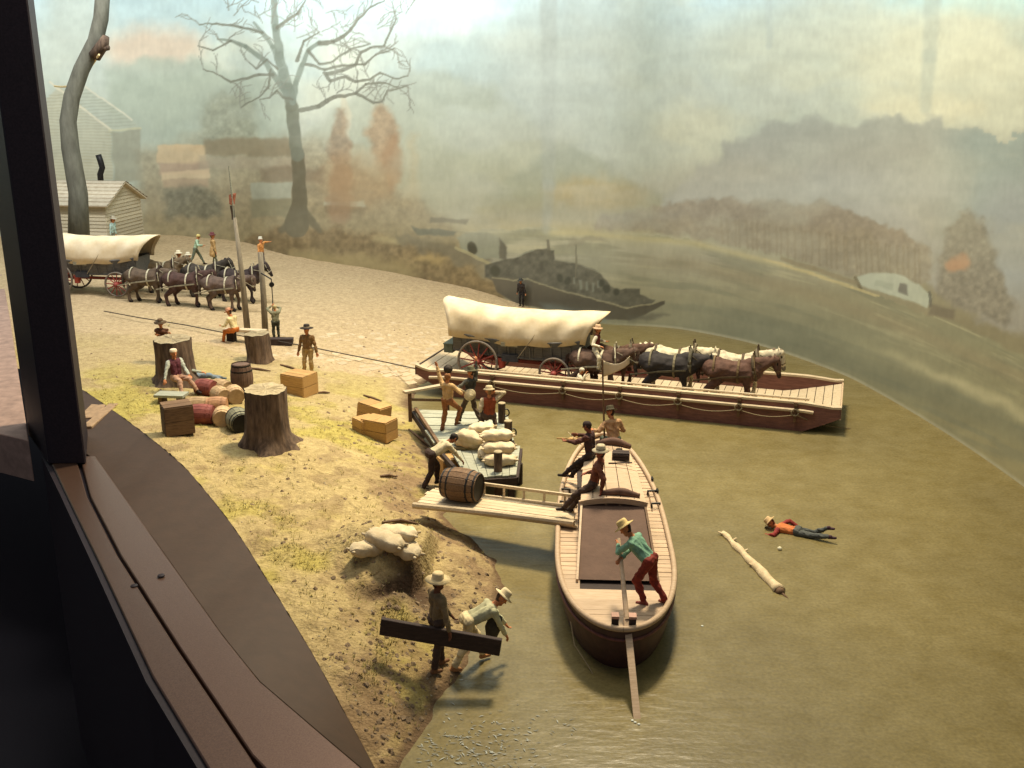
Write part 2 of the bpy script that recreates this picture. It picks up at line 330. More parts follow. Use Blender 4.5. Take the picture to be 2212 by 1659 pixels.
# ------------------------------------------------------------------ curved backdrop with its painting
WPX = [(1310, 700), (1420, 706), (1500, 716), (1640, 746), (1800, 801), (1900, 850), (2050, 940), (2212, 1052), (2330, 1150)]
wr = [(at(x, y).x, at(x, y).y) for x, y in WPX]
wl = [(-46, 44), (-45, 56), (-38, 64), (-30, 66.5), (-23, 66.5), (-17, 63), (-13.2, 58.5), (-10, 56.2), (-6.5, 54.2), (-3.2, 52.4), (-0.4, 50.6), (2.0, 48.8)]
wp = wl + wr + [(wr[-1][0] + 1.4, wr[-1][1] - 5), (wr[-1][0] + 1.8, wr[-1][1] - 14)]
def catmull(P, n):
    P = np.array(P); P = np.vstack([2 * P[0] - P[1], P, 2 * P[-1] - P[-2]]); out = []
    for i in range(1, len(P) - 2):
        t = np.linspace(0, 1, n, endpoint=False)[:, None]
        out.append(0.5 * (2 * P[i] + (P[i + 1] - P[i - 1]) * t + (2 * P[i - 1] - 5 * P[i] + 4 * P[i + 1] - P[i + 2]) * t ** 2 + (3 * P[i] - P[i - 1] - 3 * P[i + 1] + P[i + 2]) * t ** 3))
    return np.vstack(out + [P[-2][None]])
cv = catmull(wp, 60)
ppx, _ = proj(np.column_stack([cv, np.full(len(cv), 4.0)]))
seg = np.hypot(*(np.diff(cv, axis=0).T)); vis = (ppx[:-1] > -60) & (ppx[:-1] < 2320) & (cv[:-1, 1] > 18)
dens = np.where(vis, np.maximum(np.abs(np.diff(ppx)) / 2.3, seg / 0.6), seg / 0.8)
cum = np.concatenate([[0], np.cumsum(dens)]); NC = int(cum[-1])
q = np.linspace(0, cum[-1], NC); cc = np.column_stack([np.interp(q, cum, cv[:, 0]), np.interp(q, cum, cv[:, 1])])
zz = np.concatenate([np.linspace(-0.8, 16.5, 345), np.linspace(17.1, 26, 12)]); NZ = len(zz)
bv = np.zeros((NZ, NC, 3)); bv[..., 0] = cc[None, :, 0]; bv[..., 1] = cc[None, :, 1]; bv[..., 2] = zz[:, None]
bvf = bv.reshape(-1, 3); u, v = proj(bvf)
u = np.clip(u, -3000, 5000); v = np.clip(v, -3000, 5000)
wu = u + (fbm(u / 26, v / 26, 3, 71) - 0.5) * 22; wv = v + (fbm(u / 26 + 50, v / 26, 3, 72) - 0.5) * 22
PC = np.zeros((len(u), 3)); REG = np.zeros(len(u), np.int16)
def lerp(stops, t):
    xs_ = [s[0] for s in stops]; cs = np.array([s[1] for s in stops], float)
    return np.column_stack([np.interp(t, xs_, cs[:, k]) for k in range(3)])
def blend(col, a):
    global PC
    col = np.asarray(col, float); PC = PC * (1 - a[:, None]) + (col[None] if col.ndim == 1 else col) * a[:, None]
def paint(poly, col, soft=4, alpha=1.0, rough=1.0, reg=0, grad=None, tex=0.0):
    """lay one painted shape: col or a vertical run of colours, soft or crisp edge"""
    xs_ = [p[0] for p in poly]; ys_ = [p[1] for p in poly]; g = soft + 24
    k = np.nonzero((u > min(xs_) - g) & (u < max(xs_) + g) & (v > min(ys_) - g) & (v < max(ys_) + g))[0]
    if not len(k): return
    a_ = u[k] * (1 - rough) + wu[k] * rough; b_ = v[k] * (1 - rough) + wv[k] * rough
    d = sdist(a_, b_, poly); m = sstep(-soft, soft, d) * alpha
    cc_ = lerp(grad, v[k]) if grad else np.repeat(np.array([col], float), len(k), 0)
    if tex: cc_ = cc_ * (1 + tex * (fbm(u[k] / 9, v[k] / 9, 3, 77)[:, None] - 0.5))
    PC[k] = PC[k] * (1 - m[:, None]) + cc_ * m[:, None]
    if reg: REG[k[d > 0]] = reg
def stroke(pts, rad, col, alpha=1.0, soft=1.6, reg=0, rough=0.25):
    for i in range(len(pts) - 1):
        (ax, ay), (bx, by) = pts[i], pts[i + 1]; ra, rb = rad[i], rad[i + 1]; g = max(ra, rb) + 14
        k = np.nonzero((u > min(ax, bx) - g) & (u < max(ax, bx) + g) & (v > min(ay, by) - g) & (v < max(ay, by) + g))[0]
        if not len(k): continue
        a_ = u[k] * (1 - rough) + wu[k] * rough; b_ = v[k] * (1 - rough) + wv[k] * rough
        ex_, ey_ = bx - ax, by - ay; t = np.clip(((a_ - ax) * ex_ + (b_ - ay) * ey_) / (ex_ ** 2 + ey_ ** 2 + 1e-9), 0, 1)
        d = np.hypot(a_ - ax - t * ex_, b_ - ay - t * ey_); rr = ra + (rb - ra) * t
        m = sstep(rr + soft, rr - soft * 0.5, d) * alpha
        PC[k] = PC[k] * (1 - m[:, None]) + np.array(col, float)[None] * m[:, None]
        if reg: REG[k[d < rr]] = reg
def oval(cx, cy, rx, ry, n=18): return [(cx + rx * math.cos(2 * math.pi * i / n), cy + ry * math.sin(2 * math.pi * i / n)) for i in range(n)]
# sky
PC[:] = lerp([(-200, (206, 228, 222)), (0, (212, 228, 216)), (90, (210, 215, 192)), (200, (200, 202, 176)), (330, (190, 188, 160)), (480, (178, 170, 136)), (700, (150, 138, 104)), (1200, (128, 118, 80))], v)
n0 = fbm(u / 240, v / 130, 5, 81); blend((222, 216, 180), 0.55 * sstep(0.45, 0.7, n0) * sstep(420, 150, v))
n1 = fbm(u / 200 + 9, v / 150, 5, 82); blend((176, 190, 176), 0.5 * sstep(0.48, 0.72, n1) * sstep(450, 120, v))
paint(oval(1850, 120, 330, 130), (216, 212, 178), 70, .55)
paint(oval(1270, 170, 230, 210), (188, 190, 168), 90, .6)
paint([(1900, -80), (2300, -80), (2300, 30), (1900, 0)], (196, 228, 220), 40, .7); paint([(820, -80), (1100, -80), (1080, 50), (860, 50)], (222, 238, 224), 40, .7)
paint(oval(330, 105, 110, 45), (226, 198, 162), 30, .85); paint(oval(160, 60, 70, 120), (206, 206, 180), 40, .7)
paint(oval(1500, 290, 90, 55), (214, 206, 168), 40, .6); paint(oval(1990, 235, 140, 30), (222, 214, 176), 24, .7)
# far hills
HILL = 1
paint([(230, 150), (300, 125), (420, 130), (520, 160), (640, 175), (640, 420), (230, 420)], (178, 182, 154), 14, .8, reg=HILL)
paint([(640, 300), (760, 210), (860, 160), (960, 152), (1060, 185), (1110, 225), (1150, 262), (1190, 330), (1240, 430), (1250, 500), (640, 500)], None, 16, .75, reg=HILL, grad=[(150, (184, 186, 160)), (300, (180, 178, 146)), (470, (176, 166, 126))])
paint([(1000, 480), (1080, 400), (1180, 330), (1215, 305), (1260, 325), (1320, 362), (1380, 400), (1450, 432), (1500, 460), (1500, 500), (1000, 500)], None, 12, .8, reg=HILL, grad=[(300, (170, 172, 148)), (420, (166, 162, 128)), (490, (176, 158, 112))])
paint(oval(1290, 420, 110, 34), (190, 164, 112), 22, .7); paint(oval(1130, 300, 130, 40), (196, 192, 160), 30, .5)
paint([(960, 480), (1160, 478), (1420, 476), (1420, 505), (1190, 500), (960, 496)], (190, 176, 130), 9, .6)
BIG = 2
paint([(1420, 470), (1440, 425), (1500, 372), (1556, 340), (1566, 312), (1590, 298), (1618, 302), (1640, 280), (1668, 268), (1700, 268), (1728, 264), (1742, 246), (1764, 242), (1782, 260), (1818, 274), (1856, 272), (1884, 260), (1910, 252), (1940, 250), (1962, 262), (1992, 266), (2006, 254), (2028, 256), (2038, 274), (2078, 282), (2120, 280), (2150, 288), (2166, 302), (2190, 300), (2230, 270), (2400, 280), (2400, 760), (2130, 700), (1990, 600), (1880, 500), (1600, 470)],
      None, 11, .86, 1.3, reg=BIG, grad=[(240, (168, 168, 150)), (330, (172, 168, 148)), (420, (184, 180, 162)), (520, (178, 172, 152)), (700, (170, 162, 142))])
blend((150, 164, 152), 0.55 * sstep(1990, 2120, u) * sstep(240, 300, v) * sstep(640, 420, v) * (REG == BIG))
paint(oval(2190, 520, 90, 120), (168, 168, 156), 50, .8); paint(oval(1560, 400, 180, 46), (184, 174, 144), 36, .6)
TREES = 3
paint([(1285, 478), (1320, 462), (1375, 458), (1410, 444), (1450, 440), (1490, 432), (1530, 434), (1560, 428), (1600, 436), (1640, 432), (1668, 428), (1684, 434), (1720, 440), (1752, 438), (1774, 428), (1796, 440), (1828, 452), (1860, 462), (1880, 470), (1905, 484), (1950, 502), (1990, 520), (2012, 548), (2006, 600), (1960, 640), (1880, 612), (1780, 572), (1660, 540), (1500, 515), (1380, 498), (1290, 490)],
      None, 7, .82, 1.3, reg=TREES, grad=[(428, (156, 140, 112)), (500, (154, 138, 110)), (600, (162, 150, 122))], tex=.18)
for x in range(1560, 2000, 13):
    j = random.uniform(-4, 4); stroke([(x + j, 470 + (x - 1560) * .16), (x + j + 2, 525 + (x - 1560) * .22)], [2.4, 2.0], (134, 118, 88), .28, reg=TREES)
paint([(2050, 500), (2076, 462), (2092, 446), (2112, 468), (2140, 506), (2150, 560), (2172, 620), (2196, 668), (2170, 700), (2100, 680), (2030, 640), (2020, 560)], (146, 136, 112), 12, .85, 1.3, reg=TREES, tex=.3)
paint(oval(2070, 568, 30, 16), (196, 150, 110), 8, .8)
# the painted river
RIV = 4
paint([(950, 500), (1180, 492), (1250, 500), (1400, 506), (1500, 522), (1640, 552), (1750, 585), (1850, 622), (1950, 662), (2050, 690), (2120, 726), (2212, 768), (2500, 900), (2500, 1500), (1000, 1500), (1000, 640)], None, 5, 1, .8, reg=RIV, grad=[(490, (188, 178, 138)), (560, (172, 162, 130)), (640, (158, 148, 112)), (720, (152, 145, 110)), (900, (158, 147, 106)), (1100, (166, 150, 104))])
rr_ = REG == RIV
dsh_ = v - np.interp(u, [1000, 1250, 1500, 1750, 2000, 2212, 2500], [500, 500, 522, 585, 676, 768, 900])
st = fbm(u / 130, dsh_ / 9, 4, 91); blend((192, 180, 136), 0.6 * sstep(0.52, 0.72, st) * sstep(150, 0, dsh_) * rr_)
st2 = fbm(u / 160 + 4, dsh_ / 16, 4, 92); blend((136, 132, 102), 0.5 * sstep(0.48, 0.7, st2) * rr_)
blend((124, 122, 96), 0.5 * np.exp(-((dsh_ - 165) / 40) ** 2) * sstep(1400, 1650, u) * rr_); blend((200, 186, 138), 0.75 * np.exp(-((dsh_ - 108 - 30 * fbm(u / 60, v / 60, 2, 5)) / 15) ** 2) * sstep(1760, 2080, u) * rr_)
blend((196, 180, 128), .8 * np.exp(-((dsh_ - 3) / 8) ** 2) * sstep(1150, 1220, u) * sstep(1900, 1600, u))
blend((158, 142, 106), .5 * np.exp(-((dsh_ - 50) / 18) ** 2) * sstep(1250, 1500, u) * rr_)
# town on the left
paint([(300, 330), (420, 300), (700, 300), (880, 420), (960, 470), (1000, 500), (1060, 620), (1000, 660), (300, 640)], None, 26, .9, 1.4, grad=[(300, (172, 160, 126)), (420, (160, 142, 106)), (520, (152, 134, 94)), (600, (148, 128, 88))], tex=.25)
TOWN = 5
paint(oval(495, 270, 60, 75), (158, 154, 124), 18, .7, tex=.3)
paint([(340, 312), (446, 310), (446, 355), (340, 352)], (214, 182, 134), 3, .85, .4, TOWN); paint([(345, 352), (452, 350), (452, 376), (345, 376)], (182, 150, 118), 4, .8, .4, TOWN); paint([(350, 372), (452, 362), (454, 384), (350, 388)], (216, 186, 140), 3, .8, .4, TOWN); paint([(352, 386), (450, 384), (450, 404), (352, 404)], (184, 154, 118), 4, .75, .4, TOWN)
paint([(444, 300), (560, 296), (640, 300), (640, 336), (444, 336)], (146, 130, 98), 5, .8, .5, TOWN); paint([(430, 338), (660, 340), (660, 366), (430, 364)], (172, 154, 122), 5, .6, .5); paint([(560, 360), (700, 364), (690, 396), (570, 396)], (134, 116, 88), 8, .7, 1)
paint([(350, 410), (430, 396), (470, 420), (480, 470), (360, 470)], (118, 112, 88), 10, .75, 1.2, tex=.4)
paint([(540, 396), (632, 394), (630, 430), (545, 432)], (174, 172, 144), 3, .75, .3, TOWN); paint([(540, 430), (640, 428), (640, 470), (540, 470)], (140, 132, 100), 4, .7, .5)
paint([(700, 436), (785, 434), (790, 448), (700, 444)], (182, 180, 148), 3, .8, .4, TOWN); paint([(700, 445), (790, 448), (790, 462), (704, 458)], (130, 116, 86), 4, .7, .5)
paint([(734, 206), (742, 200), (760, 250), (756, 300), (740, 300)], (208, 196, 160), 4, .75, .4, TOWN)
paint(oval(735, 330, 22, 92), (154, 126, 94), 9, .7, 1.1, 6, tex=.3); paint(oval(733, 420, 28, 70), (156, 128, 94), 10, .8, 1.2)
paint(oval(826, 290, 32, 72), (170, 136, 98), 11, .65, 1.2, 6, tex=.3); paint(oval(846, 350, 24, 62), (168, 134, 96), 12, .6, 1.2); paint(oval(775, 390, 80, 60), (178, 146, 102), 26, .5, 1)
paint([(880, 300), (900, 290), (905, 460), (880, 470)], (188, 166, 122), 14, .4)
# painted bank, dark earth by the tree
paint([(500, 530), (600, 492), (700, 490), (800, 505), (930, 540), (1010, 575), (1070, 610), (1100, 650), (1060, 690), (880, 640), (500, 620)], None, 12, .85, 1.2, grad=[(490, (128, 106, 72)), (560, (140, 120, 82)), (620, (134, 112, 74))], tex=.4)
paint([(620, 545), (760, 548), (900, 572), (900, 600), (620, 585)], (164, 144, 96), 12, .7, 1.2)
paint([(905, 545), (960, 560), (950, 575), (890, 560)], (186, 158, 100), 9, .6, 1); paint(oval(840, 520, 40, 8), (180, 162, 112), 8, .7)
paint([(860, 505), (960, 520), (1060, 560), (1058, 590), (960, 560), (870, 530)], (122, 112, 86), 9, .65, 1.2)
BOAT = 7
paint([(932, 470), (1012, 474), (1008, 484), (930, 480)], (118, 108, 82), 3, .85, .5, BOAT); paint([(890, 490), (986, 500), (980, 510), (900, 506)], (110, 108, 86), 3, .85, .5, BOAT)
COV = 8
paint([(985, 512), (1010, 502), (1050, 502), (1080, 515), (1096, 540), (1092, 560), (1040, 560), (1000, 545)], (150, 146, 116), 3, .9, .4, COV); paint([(1078, 514), (1096, 534), (1096, 560), (1080, 558)], (112, 104, 82), 3, .9, .4, COV); paint(oval(1020, 536, 11, 16), (82, 76, 56), 3, .9, .4, COV)
stroke([(985, 535), (1040, 562), (1070, 578)], [3, 3, 3], (172, 158, 112), .8)
STEAM = 9
SB = (104, 98, 78)
paint([(1046, 575), (1062, 570), (1090, 560), (1120, 554), (1136, 545), (1152, 540), (1180, 536), (1184, 540), (1196, 540), (1197, 560), (1225, 566), (1256, 573), (1284, 582), (1298, 592), (1310, 606), (1318, 618), (1340, 625), (1352, 622), (1382, 624), (1382, 636), (1415, 648), (1400, 664), (1340, 664), (1250, 640), (1160, 616), (1062, 606), (1048, 598)], SB, 2.2, .95, .25, STEAM, tex=.35)
paint([(1060, 600), (1132, 604), (1165, 614), (1255, 640), (1336, 662), (1354, 667), (1436, 650), (1436, 658), (1378, 686), (1358, 692), (1310, 690), (1240, 676), (1116, 657), (1074, 632)], None, 2.2, .95, .2, STEAM, grad=[(600, (112, 102, 80)), (650, (92, 84, 66)), (690, (98, 90, 70))])
paint([(1356, 684), (1400, 676), (1450, 680), (1400, 690), (1360, 694)], (108, 102, 82), 6, .7, .6)
stroke([(1062, 600), (1110, 606), (1140, 602), (1165, 613), (1255, 639), (1336, 661), (1354, 666), (1434, 650)], [1.4] * 8, (158, 146, 108), .8, 1.4, STEAM)
stroke([(1118, 553), (1136, 546), (1152, 541)], [1.5] * 3, (150, 146, 116), .7, 1.4, STEAM); stroke([(1196, 560), (1256, 573), (1294, 589)], [1.3] * 3, (140, 132, 104), .6, 1.3, STEAM)
for x, y, a_, b_ in ((1250, 604, 6, 22), (1264, 607, 5, 20), (1278, 610, 5, 20), (1290, 606, 6, 16), (1238, 598, 4, 16)): paint([(x, y), (x + a_, y + 1), (x + a_, y + b_), (x, y + b_)], (146, 144, 118), 2, .65, .2, STEAM)
for x, y in ((1226, 606), (1210, 600), (1310, 625), (1330, 630), (1300, 612)): paint(oval(x, y, 7, 9), (74, 72, 56), 3, .7, .3, STEAM)
paint(oval(1070, 586, 12, 12), (84, 80, 60), 4, .8, .3, STEAM)
stroke([(1244, 528), (1244, 600)], [1.3, 1.5], (120, 112, 86), .9, 1.2, STEAM); stroke([(1182, 520), (1186, 545)], [2.2, 3], (110, 102, 80), .7, 2, STEAM); paint([(1226, 520), (1240, 512), (1300, 510), (1310, 520), (1260, 526), (1230, 532)], (150, 140, 110), 5, .5, .8)
paint([(1170, 655), (1300, 672), (1310, 694), (1190, 690)], (118, 124, 108), 7, .55, .6)
# boats and landing on the far bank
paint([(1850, 600), (1880, 590), (1935, 592), (1985, 612), (2012, 640), (2004, 664), (1960, 650), (1880, 622), (1850, 612)], (190, 190, 160), 3, .9, .4, 10); paint([(1944, 612), (1960, 616), (1962, 640), (1942, 632)], (128, 122, 104), 2.5, .9, .3, 10); paint([(1890, 605), (1930, 612), (1930, 626), (1890, 616)], (168, 168, 140), 3, .7, .4, 10); stroke([(2008, 632), (2010, 660)], [3, 3], (112, 108, 90), .8)
stroke([(1848, 600), (1860, 624)], [3, 4], (126, 114, 84), .8, reg=10); paint([(2010, 655), (2060, 665), (2060, 690), (2010, 676)], (128, 116, 92), 5, .8, .7, 10)
stroke([(1690, 560), (1760, 580), (1850, 612)], [4, 5, 4], (150, 134, 100), .6); stroke([(1650, 560), (1750, 590), (1840, 620), (1900, 640)], [2, 3, 3, 2], (206, 186, 130), .7)
# faint upright streaks: reflections in the case glass, painted onto the backdrop
stroke([(1186, -60), (1184, 250), (1186, 400), (1180, 500)], [16, 14, 12, 5], (170, 170, 150), .38, 9, 0); stroke([(2018, -60), (2008, 120), (1998, 235)], [16, 14, 10], (172, 178, 160), .38, 9, 0); stroke([(1660, -60), (1662, 100)], [6, 5], (186, 192, 176), .3, 7, 0)
# the bare tree
TREE = 11
tc_ = (136, 140, 118); tl = (112, 102, 76)
stroke([(640, 486), (648, 440), (646, 380), (642, 330)], [26, 16, 14, 13], tl, .95, 2.5, TREE, .3); stroke([(608, 498), (640, 468)], [5, 12], tl, .85, 5, TREE); stroke([(690, 496), (652, 456)], [5, 12], tl, .85, 5, TREE)
stroke([(642, 335), (636, 280), (630, 230), (622, 190)], [13.5, 13, 12.5, 12.5], (124, 122, 98), .9, 2.4, TREE, .3)
stroke([(622, 195), (612, 160), (604, 120), (596, 60), (590, -20)], [12.5, 11, 9.5, 7.5, 5.5], tc_, .8, 2.4, TREE, .3)
stroke([(632, 220), (640, 180), (652, 140), (665, 110), (690, 92)], [7.5, 6, 5.5, 4.5, 4], tc_, .85, 2, TREE)
stroke([(616, 200), (590, 160), (568, 128), (530, 100), (500, 88), (470, 84)], [7, 6, 5, 4, 3, 1.6], tc_, .8, 1.8, TREE)
stroke([(606, 140), (588, 100), (566, 70), (548, 50)], [6, 5, 4, 2.5], tc_, .7, 1.8, TREE)
def twig(x, y, ang, ln, r, dep):
    pts = [(x, y)]; a = ang
    for i in range(4):
        a += random.uniform(-.42, .42); x += math.cos(a) * ln / 4; y += math.sin(a) * ln / 4; pts.append((x, y))
    stroke(pts, list(np.linspace(r, max(r * .5, .7), 5)), (146, 142, 120), .6, 1.3, TREE, .3)
    if dep > 0:
        for j in (1, 2, 3, 4):
            if random.random() < .8: twig(*pts[j], a + random.choice((-1, 1)) * random.uniform(.35, .8), ln * random.uniform(.4, .6), max(r * .5, .7), dep - 1)
for pts, r0 in (([(648, 240), (690, 228), (706, 218), (722, 210), (770, 200), (790, 212), (806, 222), (826, 218), (838, 196), (880, 184)], 6), ([(690, 95), (720, 92), (740, 80), (758, 62), (776, 42), (800, 16), (830, 0)], 6),
                ([(706, 160), (740, 152), (768, 140), (780, 112), (802, 104), (830, 98), (842, 70), (856, 40)], 5), ([(700, 158), (712, 176), (744, 166), (768, 176), (800, 172), (820, 156), (850, 168), (880, 166)], 4.5), ([(665, 112), (690, 138), (720, 134), (760, 104), (800, 96)], 3.5),
                ([(660, 140), (700, 150), (740, 142), (790, 138), (812, 118), (850, 104)], 4), ([(770, 200), (790, 182), (830, 180), (860, 186)], 3.5), ([(590, 160), (560, 162), (530, 172), (500, 176), (470, 160), (440, 150)], 4), ([(600, 148), (575, 128), (555, 150), (540, 135)], 3),
                ([(632, 215), (612, 210), (596, 196), (582, 212), (560, 216)], 3.5), ([(585, 150), (578, 190), (560, 210), (520, 232)], 2.6), ([(640, 130), (655, 90), (690, 70)], 4), ([(600, 60), (640, 30), (660, 0)], 4), ([(566, 70), (520, 60), (470, 50), (430, 52)], 3), ([(500, 88), (460, 110), (430, 100)], 2.5)):
    stroke(pts, list(np.linspace(r0 * .78, 1.1, len(pts))), (122, 118, 96), .82, 1.5, TREE, .35)
    for p_ in pts[2:]:
        twig(p_[0], p_[1], random.uniform(-2.6, -.5) if random.random() < .8 else random.uniform(0, 3), 44, 1.5, 1)
for k_ in range(26): twig(random.uniform(470, 880), random.uniform(0, 110), random.uniform(-2.8, -.3), 46, 1.2, 1)
# pale house front on the far left
HOUSE = 12
paint([(92, 228), (128, 186), (240, 281), (243, 388), (96, 392)], (198, 186, 148), 3, .6, .3, HOUSE); paint([(128, 184), (181, 182), (284, 257), (303, 278), (240, 282)], (188, 186, 156), 3, .55, .3, HOUSE); paint([(241, 284), (304, 279), (306, 390), (246, 392)], (152, 142, 112), 4, .6, .4, HOUSE)
for k_ in range(28): y_ = 206 + k_ * 6.6; stroke([(max(94, 128 - (y_ - 186)), y_), (min(242, 128 + (y_ - 186) * 1.18), y_ + 1)], [.9, .9], (172, 160, 122), .45, 1.1, HOUSE)
for k_ in range(13): t_ = k_ / 13; stroke([(130 + 110 * t_, 188 + 93 * t_), (183 + 118 * t_, 186 + 91 * t_)], [.9, .9], (164, 162, 132), .5, 1.1, HOUSE)
stroke([(108, 178), (240, 282)], [2.0, 2.0], (228, 214, 176), .85, 1.4, HOUSE); stroke([(180, 183), (284, 258)], [1.6, 1.6], (222, 212, 178), .8, 1.3, HOUSE); stroke([(236, 282), (304, 278)], [2, 2], (206, 196, 150), .7, 1.4, HOUSE)
# mist drifting over hills and trees
ms = fbm(u / 170 + 21, v / 70 + 3, 5, 101); ms2 = fbm(u / 420 + 7, v / 160, 3, 102)
blend(lerp([(0, (206, 214, 198)), (250, (196, 198, 176)), (500, (184, 176, 146))], v), 0.42 * sstep(0.44, 0.66, ms) * sstep(640, 480, v + 40 * (ms2 - .5)) * sstep(60, 200, v) * (.35 + .65 * sstep(850, 1050, u))); blend((184, 182, 164), .5 * np.exp(-(((u - 1780) / 330) ** 2 + ((v - 408) / 34) ** 2)) + .4 * np.exp(-(((u - 1250) / 260) ** 2 + ((v - 470) / 24) ** 2)))
blend((186, 174, 136), .75 * sstep(.14, .06, bvf[:, 2]) * sstep(1290, 1400, u))
# brushwork over all
bw = fbm(u / 7, v / 16, 3, 95) - 0.5; bw2 = fbm(u / 40, v / 24, 4, 96) - 0.5
PC = np.clip(PC * (1 + 0.06 * bw[:, None] + 0.10 * bw2[:, None]), 4, 252)
lin = np.where(PC / 255 <= 0.04045, PC / 255 / 12.92, ((PC / 255 + 0.055) / 1.055) ** 2.4)
PAINTGAIN = np.array([0.95, 1.02, 1.16])
def paint_mat():
    m = bpy.data.materials.new('backdrop_paint'); m.use_nodes = True; N = m.node_tree.nodes; L = m.node_tree.links; b = N['Principled BSDF']
    b.inputs['Roughness'].default_value = 0.9; b.inputs['Specular IOR Level'].default_value = 0.1
    a = N.new('ShaderNodeAttribute'); a.attribute_name = 'paint'; L.new(a.outputs['Color'], b.inputs['Base Color']); return m
PM = paint_mat()
fi = (np.arange(NZ - 1)[:, None] * NC + np.arange(NC - 1)[None]).ravel(); bf = np.stack([fi, fi + 1, fi + NC + 1, fi + NC], 1)
freg = REG[bf].max(1)
alb = np.clip(lin * PAINTGAIN, 0, 0.92)
def sub(faces, name):
    used, inv = np.unique(faces, return_inverse=True); me = npmesh(name, bvf[used], inv.reshape(faces.shape), [PM])
    a = me.color_attributes.new('paint', 'FLOAT_COLOR', 'POINT'); a.data.foreach_set('color', np.hstack([alb[used], np.ones((len(used), 1))]).astype(np.float32).ravel()); return me
backdrop = tag(obj('painted_backdrop', sub(bf[freg == 0], 'painted_backdrop')), 'curved wall painted with a misty river valley', None, None, 'structure')
for rid, nm, lb in ((HILL, 'painted_hill', 'pale far hills fading into mist'), (BIG, 'painted_hill', 'big wooded hill on the far bank'), (TREES, 'painted_tree_line', 'brown row of trees on the far shore'), (RIV, 'painted_river', None), (TOWN, 'painted_town', None), (6, 'painted_tree', 'two rust coloured trees by the town'), (BOAT, 'painted_barge', None),
                    (COV, 'painted_boat', 'round covered boat moored behind the steamboat'), (STEAM, 'painted_steamboat', None), (10, 'painted_boat', 'cream covered boat at the far shore'), (HOUSE, 'painted_house', 'pale clapboard house with a steep roof'), (TREE, 'painted_tree', 'tall bare tree with crooked branches')):
    fs = bf[freg == rid]
    if len(fs):
        o = obj(nm, sub(fs, nm), backdrop)
        if lb: o['label'] = lb
# ------------------------------------------------------------------ the display case
CASEM = mat('case_bronze', (0.16, 0.092, 0.062), 0.30, (0.10, 0.055, 0.038), 40, 0.10, metal=0.6, spec=0.5)
CASED = mat('case_black', (0.026, 0.018, 0.022), 0.55, (0.015, 0.011, 0.014), 20, 0.1, spec=0.2)
LEDGE = mat('ledge_shaded_brown', (0.052, 0.029, 0.017), 0.7, (0.042, 0.024, 0.014), 3, 0.1)  # brown darkened to carry the shade lying over the ledge
LEDGEP = mat('ledge_pinkish_paint', (0.42, 0.27, 0.20), 0.7, None, 3, 0.1)
def slab(pix, z, th, m, name, parent=None, bevel=0.02):
    b = MB(); b.prism([(at(x, y, z).x, at(x, y, z).y) for x, y in pix], z - th, z); return b.build(name, m, parent, bevel=bevel)
ZS = 1.22
case = empty('display_case', at(150, 1000, ZS), label='dark bronze corner post and sill of the museum display case', cat='display case')
def rel(o, root):
    o.parent = root; o.matrix_parent_inverse = Matrix.Translation(root.location).inverted(); return o
rel(slab([(98, 968), (196, 968), (215, 1010), (300, 1130), (446, 1325), (640, 1572), (800, 1775), (655, 1775), (520, 1605), (330, 1310), (186, 1080), (172, 1010), (160, 985)][0:0] or [(172, 985), (206, 985), (330, 1160), (480, 1370), (560, 1470), (700, 1590), (830, 1700), (690, 1780), (545, 1630), (390, 1400), (262, 1200), (196, 1072)], ZS, .35, CASEM, 'inner_sill'), case)
rel(slab([(100, 975), (160, 975), (188, 1072), (254, 1200), (382, 1400), (537, 1630), (640, 1790), (535, 1790), (452, 1660), (330, 1460), (215, 1215), (140, 1060)], ZS + .02, .40, CASEM, 'outer_sill'), case)
rel(slab([(150, 975), (180, 975), (200, 1072), (264, 1200), (392, 1400), (547, 1630), (690, 1800), (625, 1800), (535, 1630), (380, 1400), (252, 1200), (184, 1072)], ZS - .12, .2, CASED, 'glass_groove'), case)
pa = [at(x, y, ZS) for x, y in ((62, 940), (190, 940), (186, 1003), (106, 1003))]
b = MB(); b.prism([(p.x, p.y) for p in pa], ZS, 24); rel(b.build('corner_post', CASED, bevel=.04), case)
for x, y in ((348, 1244), (290, 1266)):
    p = at(x, y, ZS + .02); b = MB(); b.lathe([(.0, 0), (.075, 0), (.07, .02), (.03, .03)], 12, c=p); rel(b.build('screw', CASED), case)
b = MB(); o_ = [at(x, y, ZS - .04) for x, y in ((100, 985), (140, 1065), (215, 1222), (330, 1468), (452, 1668), (560, 1840))]
for i in range(len(o_) - 1):
    p, q_ = o_[i], o_[i + 1]; s_ = Vector((-.10, -.06, 0)); b.add([p + s_, q_ + s_, q_ + s_ + Vector((0, 0, -9)), p + s_ + Vector((0, 0, -9))], [(0, 1, 2, 3)])
    b.add([p + s_, p + s_ * -1.2, q_ + s_ * -1.2, q_ + s_], [(0, 1, 2, 3)])
rel(b.build('front_panel', CASED), case)
si = [at(x, y, ZS - .03) for x, y in ((60, 880), (150, 960), (196, 985), (330, 1160), (480, 1370), (560, 1470), (700, 1590), (830, 1700), (860, 1760))]
def resample(P, n):
    P = np.array([tuple(p) for p in P]); d = np.concatenate([[0], np.cumsum(np.linalg.norm(np.diff(P, axis=0), axis=1))]); q = np.linspace(0, d[-1], n); return np.column_stack([np.interp(q, d, P[:, k]) for k in range(3)])
eo = resample([p + Vector((0, 0, -.01)) for p in EDGE], 60); si = resample(si, 60); b = MB(); nrm_ = np.array([0, 0, -.25])
b.add(list(eo) + list(si), [(i, i + 1, 61 + i, 60 + i) for i in range(59)]); b.add(list(eo + nrm_) + list(si + nrm_), [(i, 60 + i, 61 + i, i + 1) for i in range(59)])
